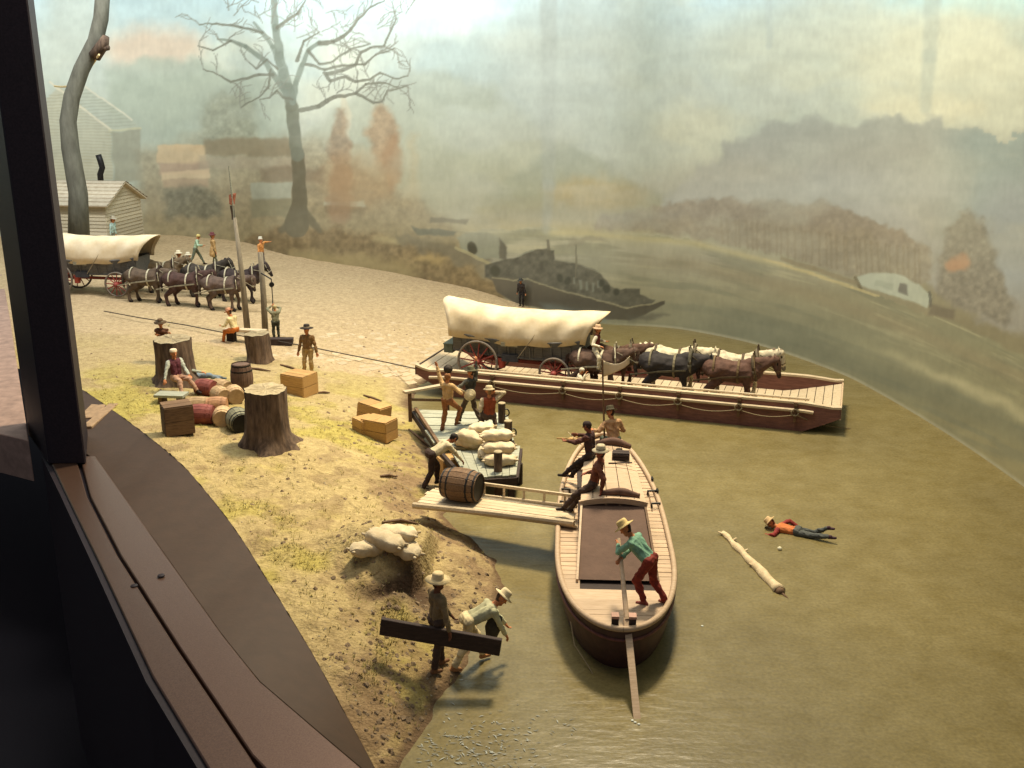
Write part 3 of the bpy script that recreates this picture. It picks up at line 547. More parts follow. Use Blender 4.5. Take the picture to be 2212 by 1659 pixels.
tag(b.build('inner_ledge', LEDGE, None, True), 'plain brown ledge between the metal sill and the sandy bank', 'ledge')
b = MB(); b.beam(at(188, 928, 1.2), at(246, 878, 1.2), .30, .22); b.beam(at(186, 905, 1.25), at(222, 868, 1.25), .5, .1)
tag(b.build('corner_block', mat('block_brown', (.34, .22, .12), .7), bevel=.02), 'small light brown wooden block at the foot of the dark post', 'block')
tag(slab([(-60, 560), (4, 590), (22, 690), (62, 952), (-10, 935), (-60, 930)], 1.6, 1.2, LEDGEP, 'side_ledge'), 'pinkish painted ledge seen left of the dark post', 'ledge')
b = MB(); b.add([(-120, -20, -9), (60, -20, -9), (60, 90, -9), (-120, 90, -9)], [(0, 1, 2, 3)])
tag(b.build('gallery_floor', CASED), 'dark museum floor', None, None, 'structure')
b = MB(); b.add([(-50, 40, -9), (-75, 90, -9), (-75, 90, 26), (-50, 40, 26)], [(0, 1, 2, 3)])
tag(b.build('gallery_wall', CASED), 'dark museum wall', None, None, 'structure')
# ------------------------------------------------------------------ one-skin figures
BODIES = []
def pcaps(b, a, c, ra, rc, n=10):
    a = Vector(a); c = Vector(c); d = c - a; L_ = d.length
    if L_ < 1e-5: d = Vector((0, 0, 1)); c = a + d * 1e-4; L_ = 1e-4
    d = d / L_; pts = []; rad = []
    for t in (-0.96, -0.72, -0.35): pts.append(a + d * (ra * t)); rad.append(ra * math.sqrt(1 - t * t))
    k = max(1, int(L_ / max(ra, rc) / 1.2))
    for i in range(k + 1): pts.append(a.lerp(c, i / k)); rad.append(ra + (rc - ra) * i / k)
    for t in (0.35, 0.72, 0.96): pts.append(c + d * (rc * t)); rad.append(rc * math.sqrt(1 - t * t))
    b.tube(pts, rad, n)
def local(loc, heading, scale, p): return (Matrix.Rotation(-R(heading), 3, 'Z') @ (Vector(p) - Vector(loc))) / scale
class Body:
    def __init__(s): s.p = []
    def cap(s, a, c, ra, rc, reg): s.p.append((Vector(a), Vector(c), ra, rc, reg))
    def chain(s, pts, rad, reg):
        for i in range(len(pts) - 1): s.cap(pts[i], pts[i + 1], rad[i], rad[i + 1], reg)
    def queue(s, name, parent, regmats, vox, smooth=3, spots=()):
        b = MB()
        for a, c, ra, rc, _ in s.p: pcaps(b, a, c, ra, rc)
        me = b.mesh(name, []); o = bpy.data.objects.new(name, me); COL.objects.link(o); o.parent = parent
        m = o.modifiers.new('r', 'REMESH'); m.mode = 'VOXEL'; m.voxel_size = vox
        m = o.modifiers.new('s', 'SMOOTH'); m.factor = 0.5; m.iterations = smooth
        BODIES.append((o, s.p, regmats, spots)); return o
def finish_bodies():
    dg = bpy.context.evaluated_depsgraph_get(); done = []
    for o, pr, regmats, spots in BODIES:
        done.append((o, bpy.data.meshes.new_from_object(o.evaluated_get(dg)), pr, regmats, spots))
    for o, me, pr, regmats, spots in done:
        n = len(me.polygons); C = np.zeros(n * 3, np.float32); me.polygons.foreach_get('center', C); C = C.reshape(-1, 3)
        best = np.full(n, 1e9); idx = np.zeros(n, np.int32); regs = list(regmats); me.materials.clear()
        for r in regs: me.materials.append(regmats[r])
        for a, c, ra, rc, reg in pr:
            a = np.array(a); d = np.array(c) - a; t = np.clip(((C - a) @ d) / (d @ d + 1e-9), 0, 1)
            dist = np.linalg.norm(C - a - t[:, None] * d, axis=1) - (ra + (rc - ra) * t)
            k = dist < best; best[k] = dist[k]; idx[k] = regs.index(reg)
        for pos, rad, reg in spots:
            k = np.linalg.norm(C - np.array(pos), axis=1) < rad; idx[k] = regs.index(reg)
        me.polygons.foreach_set('material_index', idx); me.polygons.foreach_set('use_smooth', np.ones(n, bool))
        nv = len(me.vertices); co = np.zeros(nv * 3, np.float32); me.vertices.foreach_get('co', co); co = co.reshape(-1, 3); no = np.zeros(nv * 3, np.float32); me.vertex_normals.foreach_get('vector', no); no = no.reshape(-1, 3)
        nl = len(me.loops); li = np.zeros(nl, np.int32); me.loops.foreach_get('vertex_index', li); lt_ = np.zeros(n, np.int32); me.polygons.foreach_get('loop_total', lt_)
        soft = np.array([r in ('vest', 'sleeve', 'trousers', 'coat', 'mane', 'tail') for r in regs]); wv_ = np.zeros(nv); cn = np.zeros(nv); fm = np.repeat(soft[idx].astype(float), lt_); np.add.at(wv_, li, fm); np.add.at(cn, li, 1.0); wv_ /= np.maximum(cn, 1)
        big = 'coat' in regs; f_ = 3.5 if big else 10.0; q_ = fbm(co[:, 0] * f_ + co[:, 2] * f_ * .6 + len(regs), co[:, 2] * f_ * 1.2 - co[:, 1] * f_ * .8, 3, 9) - .5
        co = co + no * (q_ * (.055 if big else .045) * wv_)[:, None]; me.vertices.foreach_set('co', co.astype(np.float32).ravel()); me.update()
        o.modifiers.clear(); old = o.data; nm = old.name; o.data = me; users = [x for x in bpy.data.objects if x.data == old]
        for x in users: x.data = me; x.modifiers.clear()
        bpy.data.meshes.remove(old); me.name = nm
def cloth(rgb): 
    nm = 'painted_cloth_%d_%d_%d' % rgb; c = srgb(*rgb)
    return mat(nm, tuple(min(x * 1.12, .9) for x in c), 0.8, tuple(x * .66 for x in c), 7, 0.35, bscale=16)
SKIN = (196, 128, 84); DSKIN = (120, 70, 46)
def ik(S_, T, l1, l2, hint):
    S_ = Vector(S_); T = Vector(T); d = T - S_; L_ = d.length
    if L_ > (l1 + l2) * .998: d = d * ((l1 + l2) * .998 / L_); T = S_ + d; L_ = d.length
    L_ = max(L_, abs(l1 - l2) + .02, .05); dn = d.normalized(); a = (l1 * l1 - l2 * l2 + L_ * L_) / (2 * L_); h = math.sqrt(max(l1 * l1 - a * a, 0))
    hv = Vector(hint); hv = hv - dn * hv.dot(dn)
    if hv.length < 1e-4: hv = Vector((0, 0, 1)).cross(dn)
    return S_ + dn * a + hv.normalized() * h, T
def person(label, loc, heading, hip=(0, 0, .92), lean=0, side=0, twist=0, nod=0, look=0, lh=(-.30, .06, .78), rh=(.30, .06, .78), lf=(-.11, 0, .07), rf=(.11, 0, .07),
           le=(-.5, -1, -.3), re=(.5, -1, -.3), lk=(-.1, 1, .1), rk=(.1, 1, .1), lt=None, rt=None, skin=SKIN, shirt=(150, 140, 110), trousers=(90, 75, 55), boots=(50, 36, 28), vest=None, sleeve=None,
           hat=None, hair=(58, 38, 26), scale=1.0, vox=0.017, coat=False, group='people at the landing', hat_tilt=0, crown=.12, brim=.185, band=None, beard=False, rot=None):
    root = empty('person', loc, R(heading), label, 'person', group, rot); root.scale = (scale,) * 3
    B = Body(); hip = Vector(hip); ln, sd_ = R(lean), R(side)
    up = Vector((math.sin(sd_), math.sin(ln) * math.cos(sd_), math.cos(ln) * math.cos(sd_))).normalized()
    rgt = Vector((math.cos(R(twist)), math.sin(R(twist)), 0)); rgt = (rgt - up * rgt.dot(up)).normalized(); fwd = up.cross(rgt)
    hr = Vector((1, 0, 0)); hr = (hr * .7 + rgt * .3).normalized()
    hl, hrp = hip - hr * .092, hip + hr * .092
    tor = vest or shirt; slv = sleeve or shirt
    B.cap(hl + Vector((0, 0, .03)), hrp + Vector((0, 0, .03)), .108, .108, 'trousers')
    mid = hip + up * .22; ch = hip + up * .40; nb = hip + up * .535
    for s_ in (-1, 1):
        B.cap(hip + up * .08 + rgt * (.055 * s_), mid + rgt * (.06 * s_) + fwd * .012, .105, .108, 'vest'); B.cap(mid + rgt * (.06 * s_) + fwd * .012, ch + rgt * (.085 * s_) + fwd * .01, .108, .112, 'vest')
    sl, sr = hip + up * .47 - rgt * .185, hip + up * .47 + rgt * .185
    B.cap(sl + rgt * .05, sr - rgt * .05, .075, .075, 'vest'); B.cap(hip + up * .45 - rgt * .1, hip + up * .45 + rgt * .1, .098, .098, 'vest')
    if coat:
        for s_ in (-1, 1): B.cap(hip + up * .1 + rgt * (.07 * s_) - fwd * .03, hip - up * .22 + rgt * (.10 * s_) - fwd * .06, .11, .12, 'vest')
    # head
    hu = up * math.cos(R(nod) * .6) + fwd * math.sin(R(nod) * .6)
    pn = R(nod); hup = (up * math.cos(pn) + fwd * math.sin(pn)).normalized(); hf = (fwd * math.cos(pn) - up * math.sin(pn)).normalized()
    hrt = rgt * math.cos(R(look)) - hf * math.sin(R(look)); hf = (hup.cross(hrt)).normalized(); hrt = hf.cross(hup)
    B.cap(nb - up * .05, nb + hu * .07, .062, .056, 'skin')
    hc = nb + hu * .085 + hup * .095 + hf * .015
    B.cap(hc + hup * .025 - hf * .022, hc + hup * .03 + hf * .02, .092, .088, 'hair' if not hat else 'skin'); B.cap(hc - hup * .03 + hf * .02, hc - hup * .085 + hf * .045, .076, .05, 'skin'); B.cap(hc + hf * .045 + hup * .005, hc + hf * .05 - hup * .03, .062, .05, 'skin')
    B.cap(hc + hf * .10 + hup * .005, hc + hf * .122 - hup * .028, .012, .018, 'skin')
    for s_ in (-1, 1): B.cap(hc + hrt * (.09 * s_) + hup * .012, hc + hrt * (.093 * s_) - hup * .03, .018, .013, 'skin')
    B.cap(hc - hf * .055 + hup * .01, hc - hf * .045 - hup * .045, .068, .05, 'hair')
    if beard: B.cap(hc - hup * .095 + hf * .065, hc - hup * .13 + hf * .075, .045, .03, 'hair')
    spots = [(hc + hf * .105 + hrt * (.034 * s_) + hup * .012, .017, 'dark') for s_ in (-1, 1)] + [(hc + hf * .098 - hup * .068, .02, 'lip'), (hc + hf * .092 + hrt * .014 - hup * .068, .016, 'lip'), (hc + hf * .092 - hrt * .014 - hup * .068, .016, 'lip')]
    # arms and hands
    ends = []
    for sh, tg, el, s_ in ((sl, lh, le, -1), (sr, rh, re, 1)):
        hint = Vector(el); E, Wr = ik(sh, tg, .285, .255, hint)
        B.cap(sh, E, .070, .057, 'sleeve'); B.cap(E, Wr - (Wr - E) * .12, .056, .043, 'sleeve'); d = (Wr - E).normalized()
        sdv = rgt if abs(d.dot(rgt)) < .8 else up
        w_ = (sdv - d * sdv.dot(d)).normalized(); nrm = d.cross(w_)
        B.cap(Wr - d * .02, Wr + d * .02, .03, .03, 'skin'); B.cap(Wr + d * .03 - w_ * .018, Wr + d * .085 - w_ * .02, .024, .021, 'skin'); B.cap(Wr + d * .03 + w_ * .018, Wr + d * .085 + w_ * .02, .024, .021, 'skin')
        for k in range(4):
            o_ = w_ * (-.031 + .0207 * k); ln_ = (.062, .072, .068, .05)[k]; q0 = Wr + d * .085 + o_; q1 = q0 + d * ln_ * .55 + nrm * .012 * s_; q2 = q1 + d * ln_ * .35 + nrm * .03 * s_
            B.chain([q0, q1, q2], [.0115, .0105, .0095], 'skin')
        B.chain([Wr + d * .035 - w_ * .03, Wr + d * .07 - w_ * .058, Wr + d * .10 - w_ * .062], [.014, .012, .01], 'skin'); ends.append(Wr + d * .07)
    # legs and feet
    for hj, tg, kn, toe, s_ in ((hl, lf, lk, lt, -1), (hrp, rf, rk, rt, 1)):
        K_, A_ = ik(hj, tg, .43, .43, kn)
        B.cap(hj, K_, .102, .074, 'trousers'); B.cap(K_, K_.lerp(A_, .35) - (Vector(kn).normalized() * .012), .073, .07, 'trousers'); B.cap(K_.lerp(A_, .3), A_.lerp(K_, .16), .068, .060, 'trousers'); B.cap(A_.lerp(K_, .2), A_, .05, .048, 'boots')
        t_ = Vector(toe).normalized() if toe else Vector((.15 * s_, 1, 0)).normalized(); dn = Vector((0, 0, -1)) if abs(t_.z) < .5 else -(K_ - A_).normalized() * 0
        B.cap(A_ + dn * .025 - t_ * .035, A_ + dn * .032 + t_ * .13, .042, .034, 'boots')
    rm = {'skin': cloth(skin), 'hair': cloth(hair), 'vest': cloth(tor), 'sleeve': cloth(slv), 'trousers': cloth(trousers), 'boots': cloth(boots), 'dark': cloth((30, 22, 18)), 'lip': cloth((150, 84, 62))}
    B.queue('body', root, rm, vox, 2, spots)
    if vest and not coat:
        # belt
        pass
    if hat:
        M = Matrix((hrt, hf, hup)).transposed(); M = M @ Matrix.Rotation(R(hat_tilt), 3, 'X')
        b = MB(); b.lathe([(.001, .0), (.105, .0), (brim * .99, -.012), (brim, -.004), (.11, .018), (.103, .03), (.098, crown * .8), (.08, crown), (.04, crown * 1.04), (.002, crown)], 18, c=hc + hup * .062 - hf * .008, M=M)
        h_ = b.build('hat', cloth(hat), root, True)
        if band: b = MB(); b.lathe([(.104, .018), (.106, .02), (.105, .042), (.1, .043)], 18, c=hc + hup * .062 - hf * .008, M=M); b.build('hat_band', cloth(band), h_)
    return root
# ------------------------------------------------------------------ draught horses
def horse_body(neck=28, phase=0):
    B = Body(); c = 'coat'
    B.chain([(0, -.72, 1.20), (0, -.45, 1.16), (0, 0, 1.10), (0, .42, 1.14), (0, .62, 1.16)], [.34, .385, .37, .375, .31], c)
    for s_ in (-1, 1): B.cap((.12 * s_, -.68, 1.22), (.13 * s_, -.38, 1.2), .27, .26, c); B.cap((.13 * s_, .5, 1.05), (.13 * s_, .3, 1.25), .24, .2, c)
    B.cap((0, .30, 1.40), (0, .5, 1.44), .16, .14, c); B.cap((0, -.5, 1.42), (0, -.75, 1.38), .17, .15, c)
    a = R(90 - neck); n0 = Vector((0, .60, 1.30)); nd = Vector((0, math.cos(R(neck + 10)), math.sin(R(neck + 10)))); n1 = n0 + nd * .72
    for k in range(3): B.cap(n0 + Vector((0, -.10 + .0 * k, -.12 + .12 * k)), n1 + Vector((0, -.06, .02)), .27 - .03 * k, .135, c)
    hd = Vector((0, math.cos(R(neck - 88)), math.sin(R(neck - 88)))); p0 = n1 + nd * .02 + Vector((0, .03, .02))
    B.cap(p0, p0 + hd * .26, .135, .11, c); B.cap(p0 + hd * .22, p0 + hd * .46, .105, .082, c); B.cap(p0 + hd * .46, p0 + hd * .54, .085, .075, 'muzzle'); B.cap(p0 + Vector((0, -.05, -.08)) + hd * .1, p0 + hd * .42 - nd * .02, .09, .06, c)
    for s_ in (-1, 1): B.cap(p0 + Vector((.075 * s_, -.05, .08)), p0 + Vector((.085 * s_, -.07, .2)), .04, .018, c)
    hn = hd.cross(Vector((1, 0, 0))); B.cap(p0 + hd * .08 - hn * .0 + nd * .11, p0 + hd * .38 + nd * .075, .035, .03, 'blaze')
    for k in range(5):
        t = k / 4; q_ = n0.lerp(n1, t) + Vector((0, -.21 + .06 * t, .16 - .02 * t)); B.cap(q_, q_ + Vector((.10, .02, -.20)), .06, .045, 'mane')
    B.cap(p0 + Vector((0, .02, .12)), p0 + hd * .12 + Vector((0, .05, .08)), .05, .035, 'mane')
    for s_ in (-1, 1):
        f = .10 * phase * s_
        B.chain([(.20 * s_, .45, 1.02), (.20 * s_, .44 + f * .3, .80), (.19 * s_, .48 + f, .46), (.19 * s_, .45 + f * .7, .16)], [.17, .115, .072, .058], c); B.cap((.19 * s_, .48 + f, .40), (.19 * s_, .45 + f * .7, .14), .055, .085, 'feather'); B.cap((.19 * s_, .47 + f * .7, .10), (.19 * s_, .53 + f * .7, .05), .08, .09, 'hoof')
        g = -.13 * phase * s_
        B.chain([(.20 * s_, -.62, 1.12), (.22 * s_, -.44 + g * .4, .80), (.20 * s_, -.76 + g, .50), (.20 * s_, -.70 + g, .16)], [.24, .155, .082, .062], c); B.cap((.20 * s_, -.76 + g, .44), (.20 * s_, -.70 + g, .14), .06, .09, 'feather'); B.cap((.20 * s_, -.69 + g, .10), (.20 * s_, -.63 + g, .05), .085, .092, 'hoof')
    B.chain([(0, -1.02, 1.34), (0, -1.12, 1.2), (0, -1.15, .95), (0, -1.12, .68)], [.06, .075, .085, .04], 'tail')
    head = (n0, nd, n1, hd, p0); return B, head
HPROTO = {}
def horse(label, loc, heading, coat, mane, group, neck=28, phase=1, tack=(190, 180, 150), collar=(60, 44, 34), feather=None, blaze=None, pad=None, vox=.03, scale=1.0, muzzle=None):
    root = empty('horse', loc, R(heading), label, 'horse', group); root.scale = (scale,) * 3; B, (n0, nd, n1, hd, p0) = horse_body(neck, phase)
    rm = {'coat': cloth(coat), 'mane': cloth(mane), 'tail': cloth(mane), 'feather': cloth(feather or coat), 'hoof': cloth((40, 32, 28)), 'muzzle': cloth(muzzle or tuple(int(x * .6) for x in coat)), 'blaze': cloth(blaze or coat), 'dark': cloth((20, 16, 14))}
    B.queue('body', root, rm, vox, 3, [(p0 + hd * .12 + Vector((.115 * s_, .02, .02)), .035, 'dark') for s_ in (-1, 1)])
    # collar
    cc_ = n0 + Vector((0, .06, -.02)); ax = (nd + Vector((0, .5, -.1))).normalized(); uu = ax.cross(Vector((1, 0, 0))).normalized()
    b = MB(); pts = [cc_ + Vector((1, 0, 0)) * (.30 * math.cos(t)) + uu * (.385 * math.sin(t)) for t in np.linspace(0, 2 * math.pi, 25)]; b.tube(pts, .062, 8); b.build('collar', cloth(collar), root, True)
    for s_ in (-1, 1):
        b = MB(); b.tube([cc_ + Vector((.31 * s_, .03, -.25)), cc_ + Vector((.34 * s_, .02, .1)), cc_ + Vector((.16 * s_, -.04, .42)), cc_ + Vector((.13 * s_, -.06, .55))], .026, 6); b.build('hame', cloth(tack), root)
    def band(y, z0, rx, rz, w, name, a0=-.25, a1=math.pi + .25, col=tack):
        b = MB(); n = 20; vs = []; fs = []
        for i in range(n + 1):
            t = a0 + (a1 - a0) * i / n; vs += [(rx * math.cos(t), y - w / 2, z0 + rz * math.sin(t)), (rx * math.cos(t), y + w / 2, z0 + rz * math.sin(t)), ((rx + .012) * math.cos(t), y - w / 2, z0 + (rz + .012) * math.sin(t)), ((rx + .012) * math.cos(t), y + w / 2, z0 + (rz + .012) * math.sin(t))]
            if i: o_ = 4 * (i - 1); fs += [(o_, o_ + 4, o_ + 5, o_ + 1), (o_ + 2, o_ + 3, o_ + 7, o_ + 6), (o_, o_ + 2, o_ + 6, o_ + 4), (o_ + 1, o_ + 5, o_ + 7, o_ + 3)]
        b.add(vs, fs); b.build(name, cloth(col), root)
    band(.16, 1.12, .385, .39, .07, 'back_strap', -1.2, math.pi + 1.2); band(-.62, 1.2, .41, .39, .06, 'hip_strap', -.5, math.pi + .5)
    for s_ in (-1, 1): b = MB(); b.beam((.36 * s_, .56, 1.08), (.42 * s_, -.35, .98), .02, .06); b.beam((.42 * s_, -.35, .98), (.36 * s_, -1.25, .80), .02, .05); b.build('trace', cloth(tuple(int(x * .8) for x in tack)), root)
    b = MB()
    for s_ in (-1, 1): b.beam(p0 + Vector((.125 * s_, 0, .05)), p0 + hd * .40 + Vector((.092 * s_, 0, 0)), .012, .03); b.beam(p0 + hd * .38 + Vector((.09 * s_, .0, 0)), n0 + Vector((.2 * s_, .1, .25)), .012, .022)
    b.tube([p0 + hd * .36 + Vector((.1 * math.cos(t), 0, 0)) + nd * (.1 * math.sin(t)) for t in np.linspace(0, 2 * math.pi, 13)], .014, 5)
    b.build('bridle', cloth(tack), root)
    if pad:
        b = MB(); vs = []; fs = []; n = 12
        for j, y in enumerate((-.5, -.2, .1, .34)):
            for i in range(n + 1):
                t = .35 + (math.pi - .7) * i / n; rx, rz = .41, (.43, .405, .395, .41)[j]; vs.append((rx * math.cos(t), y, 1.13 + rz * math.sin(t)))
        for j in range(3):
            for i in range(n): fs.append((j * (n + 1) + i, j * (n + 1) + i + 1, (j + 1) * (n + 1) + i + 1, (j + 1) * (n + 1) + i))
        b.add(vs, fs); o = b.build('back_pad', cloth(pad), root, True); s_ = o.modifiers.new('t', 'SOLIDIFY'); s_.thickness = .03
    return root

# ------------------------------------------------------------------ props
def barrel(label, loc, rot, body, hoops, r=.33, h=.9, group='barrels and kegs on the bank', end=None, n=16):
    root = empty('barrel', loc, 0, label, 'barrel', group, rot); b = MB(); ns = n; vs = []; fs = []; prof = []
    for z in np.linspace(-h / 2, h / 2, 9): prof.append((r * (1 - .2 * (2 * z / h) ** 2), z))
    for k in range(ns):
        a0 = 2 * math.pi * k / ns; 
        o_ = len(vs)
        for rr_, z in prof:
            for t, f in ((.02, .975), (.12, 1.0), (.88, 1.0), (.98, .975)):
                a = a0 + 2 * math.pi / ns * t; vs.append((rr_ * f * math.cos(a), rr_ * f * math.sin(a), z))
        m = 4
        for i in range(len(prof) - 1):
            for j in range(3): fs.append((o_ + i * m + j, o_ + i * m + j + 1, o_ + (i + 1) * m + j + 1, o_ + (i + 1) * m + j))
    b.add(vs, fs); b.lathe([(r * .76, -h / 2 + .03), (r * .955, -h * .2), (r * .965, 0), (r * .955, h * .2), (r * .76, h / 2 - .03)], n); b.build('stave_body', body, root)
    for z in (-h * .44, -h * .27, h * .27, h * .44):
        rr_ = r * (1 - .2 * (2 * z / h) ** 2) + .006; b = MB(); b.lathe([(rr_ - .03, z - .03), (rr_, z - .03), (rr_, z + .03), (rr_ - .03, z + .03)], n); b.build('hoop', hoops, root)
    for s_ in (-1, 1): b = MB(); b.lathe([(r * .77, s_ * (h / 2 - .055) - .01), (r * .77, s_ * (h / 2 - .055) + .01)], n); b.build('barrel_head', end or body, root)
    return root
def sack_mesh(seed):
    rng = random.Random(seed); b = MB(); n, m = 20, 16; vs = []; fs = []
    for i in range(m + 1):
        t = -1 + 2 * i / m
        for k in range(n):
            a = 2 * math.pi * k / n; e = (1 - abs(t) ** 3.2) ** .5 if abs(t) < 1 else 0; wy = .24 * max(e, .16 if abs(t) > .9 else 0); wz = .155 * max(e, .08)
            ca, sa = math.cos(a), math.sin(a); q_ = .62
            x = .46 * t + .012 * math.sin(5 * a + seed); y = wy * math.copysign(abs(ca) ** q_, ca); z = wz * math.copysign(abs(sa) ** q_, sa) - .03 * (1 - t * t) * 0
            z += .014 * math.sin(9 * t + 3 * ca + seed) + .01 * math.sin(14 * t * ca + seed * 2); vs.append((x, y, z))
    for i in range(m):
        for k in range(n): fs.append((i * n + k, i * n + (k + 1) % n, (i + 1) * n + (k + 1) % n, (i + 1) * n + k))
    fs.append(tuple(range(n))[::-1]); fs.append(tuple(m * n + k for k in range(n))); b.add(vs, fs)
    for s_ in (-1, 1):
        for y in (-.13, .13): b.tube([(s_ * .43, y * .8, 0), (s_ * .5, y, .02)], [.04, .025], 6)
    return b.mesh('sack', SACK, True)
SACKS = [sack_mesh(i) for i in range(3)]
def sack(label, loc, rz, pitch=0, roll=0, k=0, s=1.0, group=None):
    return tag(obj('sack', SACKS[k % 3], None, loc, (R(roll), R(pitch), R(rz)), s), label, 'sack', group)
def crate(label, loc, rz, size, m=WOODO, boards=3, rot=None, group=None, name='crate'):
    root = empty(name, loc, R(rz), label, 'crate', group, rot); w_, d_, h_ = size; b = MB(); b.box((0, 0, h_ / 2 - .01), (w_ - .03, d_ - .03, h_ - .02)); b.build('crate_body', WOODB if m is WOODO else m, root)
    bw_ = d_ / boards
    for i in range(boards): b = MB(); b.box((0, -d_ / 2 + bw_ * (i + .5), h_ + .004), (w_, bw_ - .015, .03), jit=.003); b.build('lid_board', m, root)
    nb_ = 2
    for i in range(nb_):
        for s_ in (-1, 1):
            b = MB(); b.box((0, s_ * d_ / 2, h_ / nb_ * (i + .5) - .01), (w_, .025, h_ / nb_ - .015), jit=.002); b.build('side_board', m, root); b = MB(); b.box((s_ * w_ / 2, 0, h_ / nb_ * (i + .5) - .01), (.025, d_ - .03, h_ / nb_ - .015), jit=.002); b.build('side_board', m, root)
    return root
def stump(label, loc, r, h, seed, flare=1.7, lean=(0, 0), roots=5):
    rng = random.Random(seed); root = empty('tree_stump', loc, 0, label, 'tree stump', 'cut tree stumps on the bank'); n, m = 48, 16; vs = []; fs = []
    ph = [rng.uniform(0, 6.28) for _ in range(5)]
    def rad(a, t):
        f = max(0, 1 - t * 2.6); rt = (.5 + .5 * math.cos(roots * a + ph[0])) ** 2 + .5 * (.5 + .5 * math.cos((roots - 2) * a + ph[1])) ** 2
        return r * (1 + (flare - 1) * (1 - t) ** 3 * .35 + f ** 1.6 * rt * (flare - 1) * 1.1 + .035 * math.sin(11 * a + ph[2] + 2 * t) + .025 * math.sin(23 * a + ph[3] - 5 * t) + .03 * math.sin(3 * a + ph[4]))
    for i in range(m + 1):
        t = i / m
        for k in range(n):
            a = 2 * math.pi * k / n; q_ = rad(a, t); z = -.25 + (h + .25) * t + (.012 * math.sin(7 * a + ph[1]) + .02 * math.cos(a + ph[3]) if i == m else 0); vs.append((q_ * math.cos(a) + lean[0] * t, q_ * math.sin(a) + lean[1] * t, z))
    for i in range(m):
        for k in range(n): fs.append((i * n + k, i * n + (k + 1) % n, (i + 1) * n + (k + 1) % n, (i + 1) * n + k))
    b = MB(); b.add(vs, fs); b.build('trunk', BARK, root, True)
    b = MB(); top = vs[m * n:]; c_ = Vector((lean[0], lean[1], h + .01)); inner = [tuple(c_.lerp(Vector(p), .5) + Vector((0, 0, rng.uniform(-.02, .03)))) for p in top]; tp = [(p[0] * .99 + lean[0] * .01, p[1] * .99, p[2] + .012) for p in top]
    b.add(tp + inner + [tuple(c_)], [(k, (k + 1) % n, n + (k + 1) % n, n + k) for k in range(n)] + [(n + k, n + (k + 1) % n, 2 * n) for k in range(n)]); b.build('cut_face', CUTW, root)
    return root
def wheel_meshes(r, nsp):
    b = MB(); n = 36; b2 = []
    vs = []; fs = []
    for k in range(n):
        a = 2 * math.pi * k / n
        for rr_, y in ((r, -.035), (r, .035), (r - .075, .03), (r - .075, -.03)): vs.append((rr_ * math.cos(a), y, rr_ * math.sin(a)))
    for k in range(n):
        for j in range(4): fs.append((k * 4 + j, k * 4 + (j + 1) % 4, ((k + 1) % n) * 4 + (j + 1) % 4, ((k + 1) % n) * 4 + j))
    b.add(vs, fs); rim = b.mesh('rim', mat('wheel_rim_grey_brown', (.24, .19, .14), .7), True)
    s_ = MB(); s_.tube([(.08, 0, 0), (r - .06, 0, 0)], [.032, .022], 6); sp = s_.mesh('spoke', REDP)
    h_ = MB(); h_.lathe([(.05, -.2), (.09, -.16), (.12, -.05), (.12, .05), (.09, .16), (.05, .2)], 14, M=Matrix.Rotation(R(90), 3, 'X')); hb = h_.mesh('hub', REDP, True)
    return rim, sp, hb
WHEELS = {r: wheel_meshes(r, 12) for r in (.78, .58)}
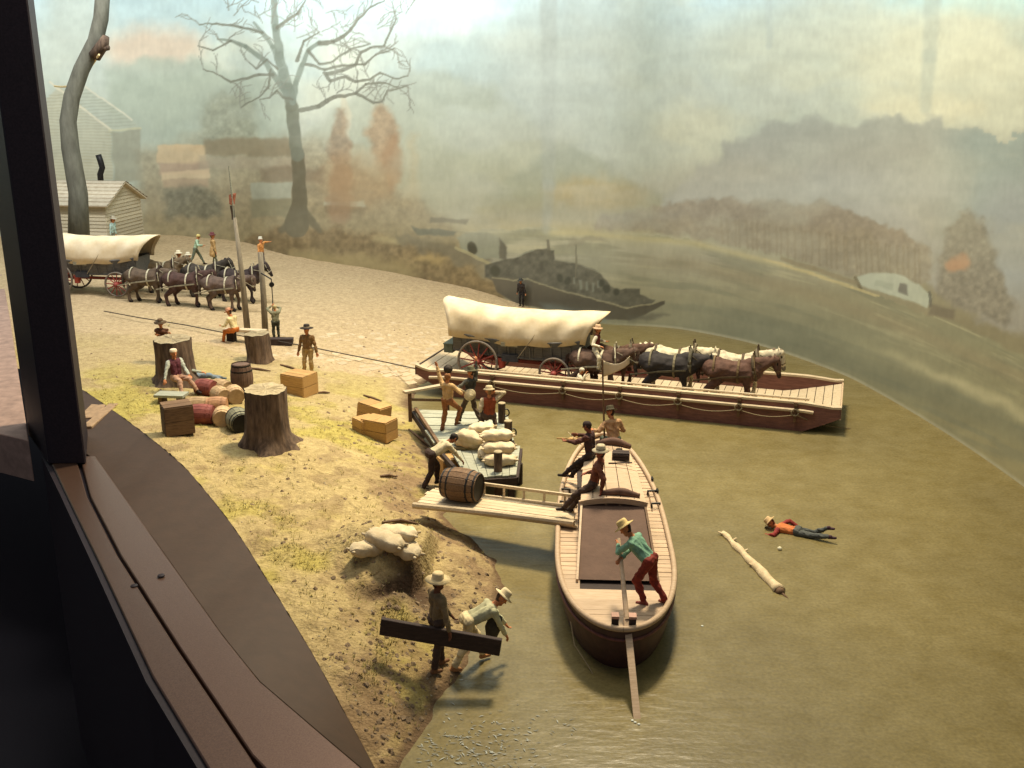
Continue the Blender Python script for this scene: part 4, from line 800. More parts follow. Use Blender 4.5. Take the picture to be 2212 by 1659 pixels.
def wagon(label, loc, heading, cover_col=CANVAS, group='covered freight wagons'):
    """covered freight wagon, local +x is forward, wheels on z = 0"""
    root = empty('covered_wagon', loc, R(heading), label, 'wagon', group)
    xs_ = np.linspace(-2.45, 2.35, 15); W2 = .62
    def zb(x): return .98 + .10 * (x / 2.4) ** 2 + (.02 if x < 0 else 0)
    def zt(x): return 1.58 + .20 * (abs(x) / 2.4) ** 2.2
    for s_ in (-1, 1):
        for i in range(14):
            x0, x1 = xs_[i] + .008, xs_[i + 1] - .008; b = MB(); o0, o1 = .0, .14
            vs = [(x, s_ * (W2 + (o1 if up else 0) + t), (zt(x) if up else zb(x))) for x in (x0, x1) for up in (0, 1) for t in (-.03, .03)]
            b.add(vs, [(0, 1, 3, 2), (4, 6, 7, 5), (0, 4, 5, 1), (2, 3, 7, 6), (0, 2, 6, 4), (1, 5, 7, 3)]); b.build('side_panel', WAGB, root)
        b = MB(); b.tube([(x, s_ * (W2 + .15), zt(x) + .02) for x in xs_], .035, 6); b.build('top_rail', WAGB, root); b = MB(); b.tube([(x, s_ * (W2 + .02), zb(x)) for x in xs_], .045, 6); b.build('bottom_rail', WAGB, root)
        for x in (-1.9, -1.1, -.3, .5, 1.3, 2.0): b = MB(); b.beam((x, s_ * (W2 + .06), zb(x) - .03), (x, s_ * (W2 + .15), zt(x) - .16), .05, .04); b.build('stake', WAGB, root)
    b = MB(); vs = [(x, y, zb(x)) for x in xs_ for y in (-W2, W2)]; b.add(vs, [(2 * i, 2 * i + 1, 2 * i + 3, 2 * i + 2) for i in range(14)]); b.build('bed_floor', WAGB, root)
    for x in (xs_[0], xs_[-1]): b = MB(); b.box((x, 0, (zb(x) + zt(x)) / 2), (.05, 2 * W2 + .1, zt(x) - zb(x))); b.build('end_gate', WAGB, root)
    # swooping canvas
    n, m = 40, 26; vs = []; fs = []
    for i in range(n + 1):
        t = -1 + 2 * i / n; x = t * 2.55; fl = abs(t) ** 2.2; top = 2.62 + (.30 if t < 0 else .12) * fl; zl = zt(np.clip(x, -2.4, 2.3)) - .10 + .03 * math.sin(9 * t)
        for k in range(m + 1):
            a = math.pi * k / m; ca, sa = math.cos(a), max(math.sin(a), 0.0); wy = .80 + .02 * math.sin(6 * t + 1)
            zq = zl + (top - zl) * (abs(sa) ** .62); yq = wy * math.copysign(abs(ca) ** .75, ca)
            ax_ = x * (1 + (.17 if t < 0 else .26) * fl * (sa ** 1.2))
            fold = .05 * math.sin(7 * t * 2.2 + 3.2 * (1 - sa)) * (1 - sa ** 3) + .02 * math.sin(17 * t + 6 * ca) + .03 * math.sin(5 * t + 4 * sa + 1) * (1 - sa); yq += fold * math.copysign(1, ca); zq -= .012 * (1 + math.cos(t * math.pi * 6)) * sa
            vs.append((ax_, yq, zq))
    for i in range(n):
        for k in range(m): fs.append((i * (m + 1) + k, (i + 1) * (m + 1) + k, (i + 1) * (m + 1) + k + 1, i * (m + 1) + k + 1))
    b = MB(); b.add(vs, fs); cv_ = b.build('canvas_cover', cover_col, root, True); sm = cv_.modifiers.new('t', 'SOLIDIFY'); sm.thickness = .03
    for i in (1, n - 1): b = MB(); b.tube([Vector(vs[i * (m + 1) + k]) + Vector((0, 0, .008)) for k in range(m + 1)], .03, 6); b.build('end_hem', cover_col, cv_, True)
    for x, r in ((-1.45, .78), (1.45, .58)):
        rim, sp, hb = WHEELS[r]
        for s_ in (-1, 1):
            w_ = obj('wheel', rim, root, (x, s_ * .86, r)); obj('hub', hb, w_)
            for k in range(12): obj('spoke', sp, w_, rot=(0, 2 * math.pi * k / 12 + .1, 0))
        b = MB(); b.beam((x, -.84, r), (x, .84, r), .12, .12); b.build('axle', REDP, root)
    b = MB(); b.beam((-1.6, 0, .72), (1.6, 0, .68), .12, .12); b.beam((1.45, 0, .6), (4.6, 0, .62), .08, .09); b.build('tongue', REDP, root)
    b = MB(); b.beam((-.55, -.72, .98), (.05, -.72, .98), .16, .26); b.build('tool_box', mat('dark_slate', (.07, .07, .075), .7), root)
    b = MB(); b.box((-.25, -.845, 1.50), (.62, .03, .14)); b.build('side_board', mat('pale_board', (.40, .36, .24), .8), root)
    b = MB(); b.box((-2.72, 0, 1.10), (.34, 1.1, .34)); b.box((-2.72, 0, 1.26), (.38, 1.14, .04)); b.build('feed_box', GREENP, root)
    b = MB(); b.beam((-.9, -.80, 1.02), (-.95, -.80, .95), .05, .05); b.lathe([(.0, .55), (.13, .55), (.15, .9), (.14, .92), (0, .92)], 12, c=(-.62, -.55, 0)); b.build('bucket', cloth((176, 82, 66)), root)
    b = MB(); b.tube([(.75, -.80, 2.0), (.6, -.86, 1.75), (.1, -.9, 1.05)], .014, 5); b.build('lashing_rope', ROPE, root)
    return root
# ------------------------------------------------------------------ ferry flatboat
def ferry_frame():
    a = at(897, 801, .85); c_ = at(1818, 886, .85); u_ = (c_ - a); L_ = u_.length; u_.normalize(); return a, u_, Vector((-u_.y, u_.x, 0)), L_
FA, FU, FWD, FL = ferry_frame(); FH = math.degrees(math.atan2(FU.y, FU.x)); FWID = 3.4
def fp(x, y, z): return Vector((FA.x, FA.y, 0)) + FU * x + FWD * y + Vector((0, 0, z))
ferry = empty('ferry_flatboat', (FA.x, FA.y, 0), R(FH), 'long flat ferry scow with red brown sides carrying a covered wagon', 'ferry boat')
DZ = .38
RA = 2.0
def fz(x):   # deck height with ramps at both ends
    if x < RA: return DZ + (.62) * (1 - x / RA) ** 1.15
    if x > FL - RA: return DZ + .45 * ((x - FL + RA) / RA) ** 1.15
    return DZ
def fbz(x):
    if x < RA: return -.3 + 1.05 * (1 - x / RA) ** 1.0
    if x > FL - RA: return -.3 + .85 * ((x - FL + RA) / RA) ** 1.2
    return -.3
xs_ = list(np.linspace(0, RA, 8)) + list(np.linspace(RA, FL - RA, 14))[1:-1] + list(np.linspace(FL - RA, FL, 8))
def gun(x): return max(.92, fz(x) + .03) if RA * .6 < x < FL - RA * .6 else max(fz(x) + .03, .92 - .1 * (abs(x - FL / 2) - (FL / 2 - RA * .6)) / (RA * .6))
for y0, y1 in ((0, .12), (FWID - .12, FWID)):
    vs = []; fs = []
    for x in xs_: vs += [(x, y0, fbz(x)), (x, y1, fbz(x)), (x, y1, gun(x)), (x, y0, gun(x))]
    for i in range(len(xs_) - 1):
        for j in range(4): fs.append((i * 4 + j, (i + 1) * 4 + j, (i + 1) * 4 + (j + 1) % 4, i * 4 + (j + 1) % 4))
    b = MB(); b.add(vs, fs + [(0, 1, 2, 3), tuple(len(vs) - 4 + k for k in (3, 2, 1, 0))]); b.build('side_wall', WOODR, ferry)
    b = MB(); b.tube([(x, (y0 + y1) / 2, gun(x) + .035) for x in xs_], [.07] * len(xs_), 6, sq=1.2); b.build('gunwale', WOODP, ferry)
    b = MB(); yy = y0 - .07 if y0 == 0 else y1 + .07; b.tube([(x, yy, gun(x) - .20) for x in xs_ if .5 < x < FL - .6], .06, 6); b.build('rub_rail', WOODP, ferry)
npl = 52
for i in range(npl):
    x0 = .03 + (FL - .06) * i / npl; x1 = .03 + (FL - .06) * (i + 1) / npl - .022; t = .05
    vs = []
    for x in (x0, x1):
        for y in (.13, FWID - .13):
            for dz in (-t, 0): vs.append((x, y, fz(x) + dz + random.uniform(-.006, .006)))
    b = MB(); b.add(vs, [(0, 1, 3, 2), (4, 6, 7, 5), (0, 4, 5, 1), (2, 3, 7, 6), (0, 2, 6, 4), (1, 5, 7, 3)]); b.build('deck_plank', WOODP, ferry)
vs = [(x, y, fbz(x)) for x in xs_ for y in (.05, FWID - .05)]; b = MB(); b.add(vs, [(2 * i, 2 * i + 1, 2 * i + 3, 2 * i + 2) for i in range(len(xs_) - 1)]); b.build('bottom', WOODD, ferry)
for x in (.02, FL - .02): b = MB(); b.box((x, FWID / 2, (fz(x) + fbz(x)) / 2), (.05, FWID, fz(x) - fbz(x) + .06)); b.build('end_board', WOODD if x < 1 else WOODC, ferry)
for x in (3.0, 5.6, 7.6, 9.6, 11.6, 13.4):
    b = MB(); b.beam((x, -.10, .92), (x, -.10, .34), .10, .08, up=(1, 0, 0)); b.beam((x, -.03, .94), (x, -.20, .96), .12, .1); br = b.build('bracket', WOODB, ferry)
    b = MB(); b.tube([(x + .11 * math.cos(t), -.2, .68 + .11 * math.sin(t)) for t in np.linspace(0, 6.283, 15)], .025, 6); b.build('ring', ROPE, br, True)
b = MB(); pts = []
for x0, x1 in zip((3.0, 5.6, 7.6, 9.6, 11.6), (5.6, 7.6, 9.6, 11.6, 13.4)):
    for t in np.linspace(0, 1, 8)[:-1]: pts.append((x0 + (x1 - x0) * t, -.19, .60 - .14 * math.sin(math.pi * t)))
b.tube(pts + [(13.4, -.19, .6)], .016, 5); b.build('side_rope', ROPE, ferry)
p0_ = fp(13.45, -.2, .6); p1_ = at(1838, 926, .0); b = MB(); b.tube([p0_.lerp(p1_, t) - Vector((0, 0, .10 * math.sin(math.pi * t))) for t in np.linspace(0, 1, 12)], .018, 5)
tag(b.build('mooring_rope', ROPE), 'thin rope trailing from the ferry side into the water', 'rope')
# setting poles on the near side
for x0, x1, dy, nm in ((2.2, 7.4, .16, 'long pale pole lying along the near rail of the ferry, left'), (7.0, 13.8, .2, 'long pale pole lying along the near rail of the ferry towards its bow')):
    b = MB(); b.tube([fp(x0, dy - .02, 1.06), fp(x1, dy, 1.05)], [.035, .045], 7); tag(b.build('setting_pole', WOODP), nm.replace(', left', ' beside the wagon'), 'pole', 'poles on the ferry rail')
# wagon and team on the ferry
wagx = 3.55
wag = wagon('covered wagon with cream canvas standing on the ferry deck', fp(wagx, 1.72, DZ), FH)
HG = 'horses on the ferry'
hz_ = FH - 90
for i, (x, near) in enumerate(((6.55, 1), (6.95, 0), (9.1, 1), (9.12, 0), (11.25, 1), (11.3, 0))):
    yy = 1.05 if near else 1.85
    cfg = [((92, 70, 56), (70, 50, 38), 'brown wheel horse on the ferry carrying the rider', 10, None), ((92, 66, 50), (222, 208, 170), 'brown horse with pale mane beside the ridden horse on the ferry', 12, None),
           ((56, 50, 46), (70, 64, 56), 'black horse in the middle of the ferry team', -2, None), ((206, 192, 158), (214, 200, 166), 'cream horse beside the black horse on the ferry', 0, None),
           ((98, 70, 56), (76, 54, 42), 'brown lead horse nearest the ferry bow ramp', 12, None), ((206, 192, 160), (120, 104, 84), 'cream lead horse behind the brown one at the ferry bow', 14, None)][i]
    horse(cfg[2], fp(x, yy, DZ), hz_, cfg[0], cfg[1], HG, cfg[3], (1, -1, .4, -.6, .7, -1)[i], collar=((70, 54, 40), (110, 96, 70), (90, 84, 66), (120, 108, 84), (90, 76, 54), (120, 108, 84))[i], tack=((200, 190, 160), (120, 110, 90), (120, 110, 84), (90, 74, 54), (110, 90, 60), (90, 74, 54))[i], feather=(None, None, None, None, None, (226, 214, 186))[i], scale=(1.0, 1.0, 1.06, 1.07, 1.04, 1.06)[i])
person('rider in maroon vest and tan hat sitting on a ferry horse', fp(6.45, 1.05, DZ + .57), hz_, hip=(0, 0, .98), lean=4, lh=(-.26, .30, 1.22), rh=(.28, .22, 1.16), lf=(-.40, .20, .34), rf=(.40, .20, .34), lk=(-1, .8, 0), rk=(1, .8, 0), vest=(112, 48, 40), shirt=(226, 214, 184), trousers=(206, 192, 158), boots=(80, 66, 50), hat=(206, 170, 132), group='people on the ferry', beard=True)
person('crouching ferryman in pale clothes below the rider', fp(6.05, .42, DZ), hz_ + 20, hip=(0, -.1, .34), lean=14, lh=(-.36, .24, .92), rh=(.36, .20, .98), le=(-1, 0, -.4), re=(1, 0, -.4), lf=(-.16, .14, .07), rf=(.16, .10, .07), shirt=(222, 208, 176), trousers=(150, 120, 86), hair=(220, 208, 180), group='people on the ferry', scale=.88)
b = MB(); b.lathe([(0, 0), (.16, 0), (.19, .34), (.17, .36), (0, .3)], 14, c=(0, 0, 0)); 
tag(obj('bucket', b.mesh('bucket', cloth((176, 160, 124)), True), None, fp(4.1, .7, DZ + .01)), 'small pale bucket on the ferry deck between the wagon wheels', 'bucket')
crate('flat pale box on the ferry deck before the front wheel', fp(4.35, .62, DZ), FH, (.8, .3, .16), WOODP, 2, name='box')
for i, (x, y, r) in enumerate(((2.1, .35, 30), (2.85, .5, 80))): sack(('small pale bundle on the ferry ramp at the wagon rear', 'pale bundle leaning by the rear wheel on the ferry')[i], fp(x, y, DZ + .13 + .08 * i), FH + r, k=i, s=.72, group='bundles on the ferry')
sp_ = at(1127, 660, .2); person('tiny dark figure standing on the shore behind the ferry wagon', gnd(1127, 662), 150, shirt=(60, 52, 46), trousers=(40, 34, 30), hat=(70, 70, 62), lean=12, scale=.8, vox=.024)
# ------------------------------------------------------------------ dock
DK = .82
dock = empty('dock', at(1000, 960, DK), label='weathered grey plank dock with a finger platform over the water', cat='dock')
def drel(o): return rel(o, dock)
def quad(px): return [at(x, y, DK) for x, y in px]
A, Bq, Cq, D = quad([(893, 886), (1000, 858), (1100, 925), (1062, 1030)])
A = at(892, 884, DK); Bq = at(1092, 892, DK); Cq = at(1110, 960, DK); D = at(950, 968, DK)
def planks(p00, p10, p01, p11, n, m, th=.06, gap=.02, ragged=.08):
    """n boards between edge p00-p10 and edge p01-p11"""
    for i in range(n):
        t0, t1 = i / n, (i + 1) / n - gap / 2; ra, rb = random.uniform(-ragged, ragged), random.uniform(-ragged, ragged); a0, a1 = p00.lerp(p01, t0), p00.lerp(p01, t1); c0, c1 = p10.lerp(p11, t0), p10.lerp(p11, t1)
        d = (c0 - a0).normalized(); a0, a1, c0, c1 = a0 + d * ra, a1 + d * ra, c0 + d * rb, c1 + d * rb; dz = random.uniform(-.008, .008)
        b = MB(); vs = [q_ + Vector((0, 0, s_ + dz)) for q_ in (a0, c0, c1, a1) for s_ in (-th, 0)]; b.add(vs, [(0, 2, 4, 6), (1, 7, 5, 3), (0, 1, 3, 2), (2, 3, 5, 4), (4, 5, 7, 6), (6, 7, 1, 0)]); drel(b.build('plank', m))
planks(A, Bq, D, Cq, 9, WOODG)
E1, E2, E3, E4 = D + Vector((.25, -.04, 0)), Cq + Vector((.12, -.04, 0)), at(1118, 1024, DK), at(1028, 1030, DK)
E1 = at(975, 975, DK); E2 = at(1125, 964, DK); E3 = at(1116, 1026, DK); E4 = at(1008, 1032, DK)
planks(E1, E4, E2, E3, 7, WOODG, ragged=.05)
for p, q_ in ((A, D), (D, E4), (E4, E3), (E3, E2), (Cq, Bq), (A, Bq)):
    b = MB(); b.beam(p - Vector((0, 0, .16)), q_ - Vector((0, 0, .16)), .10, .19); drel(b.build('edge_beam', WOODD))
b = MB(); b.beam(A + Vector((.1, -.1, .05)), D + Vector((.05, -.1, .05)), .09, .10); drel(b.build('kerb_beam', WOODB))
for p in (E4.lerp(E3, .1), E4.lerp(E3, .9), E2.lerp(E3, .4), Cq, Bq, Bq.lerp(Cq, .5), A.lerp(Bq, .6)):
    b = MB(); b.tube([(p.x, p.y + .05, -.8), (p.x, p.y + .05, DK - .2)], .10, 8); drel(b.build('pile', WOODD))
for px, py, h_, lb in ((1084, 905, .62, 0), (1098, 953, .72, 1), (1076, 1010, .55, 2)):
    p = at(px, py + 8, DK); b = MB(); b.tube([p + Vector((0, 0, -.9)), p + Vector((0, 0, h_))], .115, 10); o = drel(b.build('mooring_post', BARK)); b = MB(); b.lathe([(.0, 0), (.115, 0), (.118, .02), (.1, .035), (0, .04)], 12, c=p + Vector((0, 0, h_))); drel(b.build('post_top', CUTW))
    if lb < 2:
        b = MB(); b.tube([p + Vector((.13 + .10 * math.cos(t), -.05, h_ * .55 + .12 * math.sin(t))) for t in np.linspace(0, 6.283, 15)], .022, 6); drel(b.build('iron_ring', IRON))
ra_, rb_ = at(876, 872, DK), at(966, 850, DK)
rail = empty('railing', at(885, 886, DK), label='low wooden railing at the shore end of the dock', cat='railing')
pL, pR = at(886, 888, DK), at(967, 872, DK)
for p in (pL, pR): b = MB(); b.beam(p - Vector((0, 0, .35)), p + Vector((0, 0, .62)), .11, .11, up=(1, 0, 0)); rel(b.build('post', WOODB), rail)
b = MB(); d = (pR - pL); b.beam(pL - d * .14 + Vector((0, 0, .66)), pR + Vector((0, 0, .66)), .20, .07); rel(b.build('top_rail', WOODP), rail)
b = MB(); b.beam(pL - d * .02 + Vector((0, -.02, .40)), pR + Vector((0, -.02, .12)), .05, .08); rel(b.build('brace', WOODB), rail)
GD = 'people on the dock'
person('dancing man in tan shirt raising his dark hat on the dock', at(966, 930, DK), -35, hip=(.03, 0, .90), lean=4, side=-2, lh=(-.42, .10, 1.88), le=(-1, 0, 0), rh=(.30, .32, 1.10), re=(1, -.3, -.3), lf=(-.12, -.10, .07), rf=(.20, .18, .22), rk=(.4, 1, 0), shirt=(204, 166, 112), trousers=(150, 96, 56), boots=(110, 70, 44), hair=(150, 100, 58), vox=.013, group=GD, look=-20, scale=1.04)
b = MB(); b.lathe([(.001, 0), (.1, 0), (.17, -.01), (.172, 0), (.1, .02), (.095, .1), (.05, .13), (.002, .13)], 16, M=Matrix.Rotation(R(70), 3, 'X') * .8); hp = at(973, 792, DK) 
hd_ = atY(968, 797, at(966, 930, DK).y - .02); tag(obj('hat', b.mesh('hat', cloth((52, 44, 34)), True), None, hd_), 'dark hat held high by the dancing man', 'hat')
person('dancing man in dark clothes with one arm up beside the tan one', at(1016, 916, DK), 50, hip=(0, 0, .88), lean=-3, side=3, rh=(.30, .0, 1.98), re=(1, 0, .2), lh=(-.32, .34, 1.16), le=(-1, -.3, -.5), lf=(-.10, .36, .08), rf=(.16, -.30, .10), shirt=(92, 88, 70), trousers=(86, 70, 54), boots=(74, 58, 40), vest=(60, 58, 50), sleeve=(86, 84, 72), hat=(88, 84, 58), vox=.013, group=GD, scale=1.04, nod=8)
b = MB(); b.tube([(-.32, 0, 0), (-.1, 0, .02), (.02, 0, .02)], [.02, .024, .03], 6); b.lathe([(0, -.035), (.17, -.035), (.19, 0), (.17, .035), (0, .035)], 18, c=(.18, 0, .02), M=Matrix.Rotation(R(90), 3, 'X'))
tag(obj('banjo', b.mesh('banjo', cloth((206, 190, 150)), True), None, atY(1004, 848, at(1016, 916, DK).y - .25), (0, R(35), R(20))), 'round pale banjo held between the two dancing men', 'banjo')
person('squatting man in rust red vest with a hand on his head', at(1058, 930, DK), 10, hip=(0, 0, .40), lean=6, rh=(.16, .06, 1.08), re=(1, .1, -.2), lh=(-.16, .20, .62), lf=(-.18, .26, .07), rf=(.17, .10, .07), shirt=(196, 176, 140), vest=(142, 66, 34), trousers=(78, 58, 46), hair=(150, 116, 78), hat=(196, 178, 138), brim=.16, crown=.09, vox=.013, group=GD, scale=1.1)
SG = 'flour sacks stacked on the dock'
for i, (x, y, z, rz, pi_, ro, lb) in enumerate(((1010, 964, .16, -30, 0, 0, 'sack at the upper left edge of the dock pile'), (1020, 968, .34, -28, 6, 4, 'middle left sack with a worn end in the dock pile'), (1040, 962, .52, -38, -14, 8, 'top sack lying slanted over the dock pile'), (1080, 1004, .16, 4, 0, 0, 'bottom right sack of the dock pile'),
    (1078, 997, .42, 2, 0, 5, 'right sack second from the bottom of the dock pile'), (1074, 990, .68, 5, 0, -4, 'uppermost of the three level sacks at right of the dock pile'), (1052, 985, .14, 80, 0, 0, 'sack lying end on in the centre of the dock pile'))):
    p = at(x, y, DK); sack(lb, p + Vector((0, 0, z)), rz, pi_, ro, i, 1.0, SG)
# ------------------------------------------------------------------ gangplank
gl = [at(893, 1090, .92), at(1240, 1134, 1.02), at(1246, 1098, 1.02), at(940, 1056, .92)]
gang = empty('gangplank', gl[0].lerp(gl[2], .5), label='long plank gangway from the bank to the keelboat', cat='gangplank')
npk = 6
for i in range(npk):
    t0, t1 = i / npk, (i + 1) / npk - .02; a0, a1 = gl[0].lerp(gl[3], t0), gl[0].lerp(gl[3], t1); c0, c1 = gl[1].lerp(gl[2], t0), gl[1].lerp(gl[2], t1); d = (c0 - a0).normalized() * random.uniform(-.12, .10); b = MB()
    vs = [q_ + Vector((0, 0, s_ + random.uniform(-.006, .006))) for q_ in (a0 + d, c0 + d, c1 + d, a1 + d) for s_ in (-.07, 0)]; b.add(vs, [(0, 2, 4, 6), (1, 7, 5, 3), (0, 1, 3, 2), (2, 3, 5, 4), (4, 5, 7, 6), (6, 7, 1, 0)]); rel(b.build('plank', WOODP), gang)
for p, q_, o_ in ((gl[0], gl[1], 0), (gl[3], gl[2], 1)):
    b = MB(); d = (q_ - p).normalized(); b.tube([p - Vector((0, 0, .02)), p.lerp(q_, .5) + Vector((0, 0, .03 if o_ == 0 else .0)), q_ + Vector((0, 0, .04))], [.085, .08, .075] if o_ == 0 else [.05, .05, .05], 8); rel(b.build('side_log', WOODP), gang)
b = MB(); pts = [gl[3].lerp(gl[2], t) + Vector((0, .04, .30)) for t in (.16, 1.0)]; b.beam(pts[0], pts[1], .06, .07); rel(b.build('hand_rail', WOODP), gang)
for t in (.20, .36, .50, .64, .78, .92): p = gl[3].lerp(gl[2], t) + Vector((0, .04, 0)); b = MB(); b.beam(p - Vector((0, 0, .05)), p + Vector((0, 0, .27)), .06, .06, up=(1, 0, 0)); rel(b.build('rail_peg', WOODP), gang)
bw_ = gl[0].lerp(gl[1], .30).lerp(gl[3].lerp(gl[2], .30), .5)
barrel('big brown barrel being rolled on the gangplank', at(998, 1078, .97) + Vector((0, 0, .38)), (R(90), R(0), R(68)), WOODB, IRON, r=.43, h=.95)
bm = gnd(938, 1050)
person('man with dark hair bending forward to push the barrel', gnd(936, 1052), -62, hip=(0, -.05, .86), lean=62, nod=-8, lh=(-.18, .72, .66), rh=(.18, .74, .60), le=(-1, 0, .3), re=(1, 0, .3), lf=(-.14, .16, .07), rf=(.14, -.34, .07), shirt=(212, 196, 156), trousers=(62, 44, 34), boots=(44, 32, 26), hair=(40, 32, 26), skin=(150, 92, 60), vox=.013, scale=1.1)
crate('open crate beside the bending man at the dock corner', gnd(975, 1030), 28, (.75, .6, .62), WOODO, 1)
# ------------------------------------------------------------------ keelboat
KX0, KY0 = 2.10, 17.3; KX1, KY1 = 2.66, 28.3
kax = Vector((KX1 - KX0, KY1 - KY0, 0)); KL = kax.length; kax.normalize(); kheading = math.degrees(math.atan2(kax.y, kax.x)) - 90
keel = empty('keelboat', (KX0, KY0, 0), R(kheading), 'pink cream keelboat with a planked roof and dark open hold', 'boat')
KD = .90
def khw(y):  # half width along the boat, y from stern
    t = y / KL
    s_ = min(1, t / .34); e_ = min(1, (1 - t) / .62)
    return 1.27 * (1 - (1 - s_) ** 2.3) ** .5 * (1 - (1 - e_) ** 2.6) ** .55
ky = [KL * (1 - math.cos(math.pi * i / 60)) / 2 for i in range(61)]
out = [(khw(y), y) for y in ky]; loop = [(-x, y) for x, y in out] + [(x, y) for x, y in out[::-1][1:-1]]
def sheer(y): t = y / KL; return KD + .16 * max(0, (t - .7) / .3) ** 2 + .10 * max(0, (.25 - t) / .25) ** 2
n = len(loop); vs = []; fs = []
for k, (sc, zf) in enumerate(((1.0, 1.0), (1.0, .86), (.985, .55), (.93, .15), (.82, -.25))):
    for x, y in loop: vs.append((x * sc, KL / 2 + (y - KL / 2) * (1 - (1 - sc) * .55), sheer(y) * zf if zf > 0 else -.3))
for k in range(4):
    for i in range(n): fs.append((k * n + i, k * n + (i + 1) % n, (k + 1) * n + (i + 1) % n, (k + 1) * n + i))
b = MB(); b.add(vs, fs); b.build('hull', mat('dark_hull', (.075, .035, .028), .55, (.045, .022, .02), 5, .2), keel, True)
b = MB(); pts = [Vector((x, y, sheer(y) + .045)) for x, y in loop]; b.tube(pts + [pts[0]], .062, 8, caps=False); b.build('gunwale', WOODC, keel, True)
b = MB(); pts = [Vector((x * 1.012, y, sheer(y) * .80)) for x, y in loop]; b.tube(pts + [pts[0]], .035, 6, caps=False); b.build('rub_strake', mat('strake_red', (.16, .06, .045), .6), keel, True)
RZ = 1.62
CW = .79; C0, C1, C2 = 2.2, 4.75, 8.55    # hold from C0 to C1, roof from C1 to C2
b = MB(); b.prism([(x * .97, y * .985 + .08) for x, y in loop], KD - .10, KD - .045); b.build('under_deck', WOODD, keel)
pl_ = .205; yv = .10
while yv < KL - .12:
    st_ = pl_ if not (yv > .9 and yv < C0 - .35) else pl_ * 2.2
    y0, y1 = yv, min(yv + st_ - .022, KL - .08); w0, w1 = khw(max(y0, .02)) - .03, khw(min(y1, KL - .02)) - .03
    segs = [(-1, None)] if y1 < C0 - .02 or y0 > C2 + .02 else [(-1, CW), (1, CW)]
    for s_, inner in segs:
        if inner is None:
            if C0 - .02 > y1 > 1.0 and False: pass
            q_ = [(-w0, y0), (w0, y0), (w1, y1), (-w1, y1)]
        else:
            if w0 < inner + .06 or w1 < inner + .06: continue
            q_ = [(s_ * inner, y0), (s_ * w0, y0), (s_ * w1, y1), (s_ * inner, y1)]
        b = MB(); z_ = (sheer(y0) - KD) * .8 + random.uniform(-.004, .004); b.prism(q_, KD - .045 + z_, KD + z_); b.build('deck_plank', WOODC, keel)
    yv += st_
# hold with tarpaulin
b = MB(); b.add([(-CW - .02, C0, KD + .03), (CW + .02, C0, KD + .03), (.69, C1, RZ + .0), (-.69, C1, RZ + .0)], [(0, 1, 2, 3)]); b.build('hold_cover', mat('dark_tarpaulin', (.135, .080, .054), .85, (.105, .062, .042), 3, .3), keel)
for s_ in (-1, 1):
    b = MB(); x0 = s_ * (CW + .03); x1 = s_ * .70; d_ = s_ * .05; b.add([(x0, C0 - .1, KD), (x1, C1, KD), (x1, C1, RZ + .04), (x0, C0 - .1, KD + .09), (x0 + d_, C0 - .1, KD), (x1 + d_, C1, KD), (x1 + d_, C1, RZ + .04), (x0 + d_, C0 - .1, KD + .09)], [(0, 1, 2, 3), (4, 7, 6, 5), (3, 2, 6, 7), (0, 3, 7, 4), (1, 5, 6, 2)]); b.build('coaming', WOODC if s_ < 0 else WOODB, keel)
def rw(y): return .76 - .22 * (max(0.0, y - C1) / (C2 - C1)) ** 1.5
for s_ in (-1, 1):
    b = MB(); b.add([(s_ * (rw(C1) - .1), C1 + .05, KD), (s_ * (rw(C2) - .1), C2 - .1, KD), (s_ * (rw(C2) - .1), C2 - .1, RZ), (s_ * (rw(C1) - .1), C1 + .05, RZ)], [(0, 1, 2, 3)]); w_ = b.build('cabin_wall', WOODC, keel)
    b = MB(); b.box((s_ * (rw(6.4) - .085), 6.4, 1.28), (.03, .5, .34)); b.build('window', WOODD, w_)
    for y in (C1 + .15, C1 + .9, 7.0, 8.0): b = MB(); b.beam((s_ * (rw(y) - .05), y, KD), (s_ * (rw(y) - .05), y, RZ), .07, .07, up=(1, 0, 0)); b.build('roof_post', WOODC, keel)
for y in (C1 + .06, C2 - .1): b = MB(); b.box((0, y, (KD + RZ) / 2), (2 * rw(y) - .2, .05, RZ - KD - .02)); b.build('cabin_end', WOODD, keel)
rc = [-1, -.62, -.2, .22, .64, 1]
def rz(x, y): return RZ + .10 * (1 - (x / rw(y)) ** 2)
for row, (ya, yb) in enumerate(((C1 - .1, 6.6), (6.63, C2))):
    for k in range(5):
        vs = [];
        for y in (ya, yb):
            for f in (rc[k] + .012, rc[k + 1] - .012):
                x = f * rw(y)
                for dz in (0, .045): vs.append((x, y, rz(x, y) + dz))
        b = MB(); b.add(vs, [(0, 2, 6, 4), (1, 5, 7, 3), (0, 1, 3, 2), (4, 6, 7, 5), (0, 4, 5, 1), (2, 3, 7, 6)]); b.build('roof_board', WOODC, keel)
b = MB(); pts = [(f * (rw(C1 - .1) + .02), C1 - .13, rz(f * rw(C1), C1) - .0) for f in np.linspace(-1, 1, 13)]
for i in range(12): b.beam(pts[i], pts[i + 1], .07, .13)
b.build('roof_trim', WOODC, keel)
for s_ in (-1, 1):
    b = MB(); b.beam((s_ * 1.02, 5.9, KD + .01), (s_ * 1.02, 7.2, KD + .01), .03, .02); b.build('footing_strip', WOODB, keel)
    for y in (6.1, 6.9): b = MB(); b.tube([(s_ * (khw(y) - .22), y, KD + .02), (s_ * (khw(y) - .22), y, KD + .13), (s_ * (khw(y) - .02), y + .02, KD + .13), (s_ * (khw(y) - .02), y, KD + .02)], .03, 6); b.build('cleat', IRON, keel)
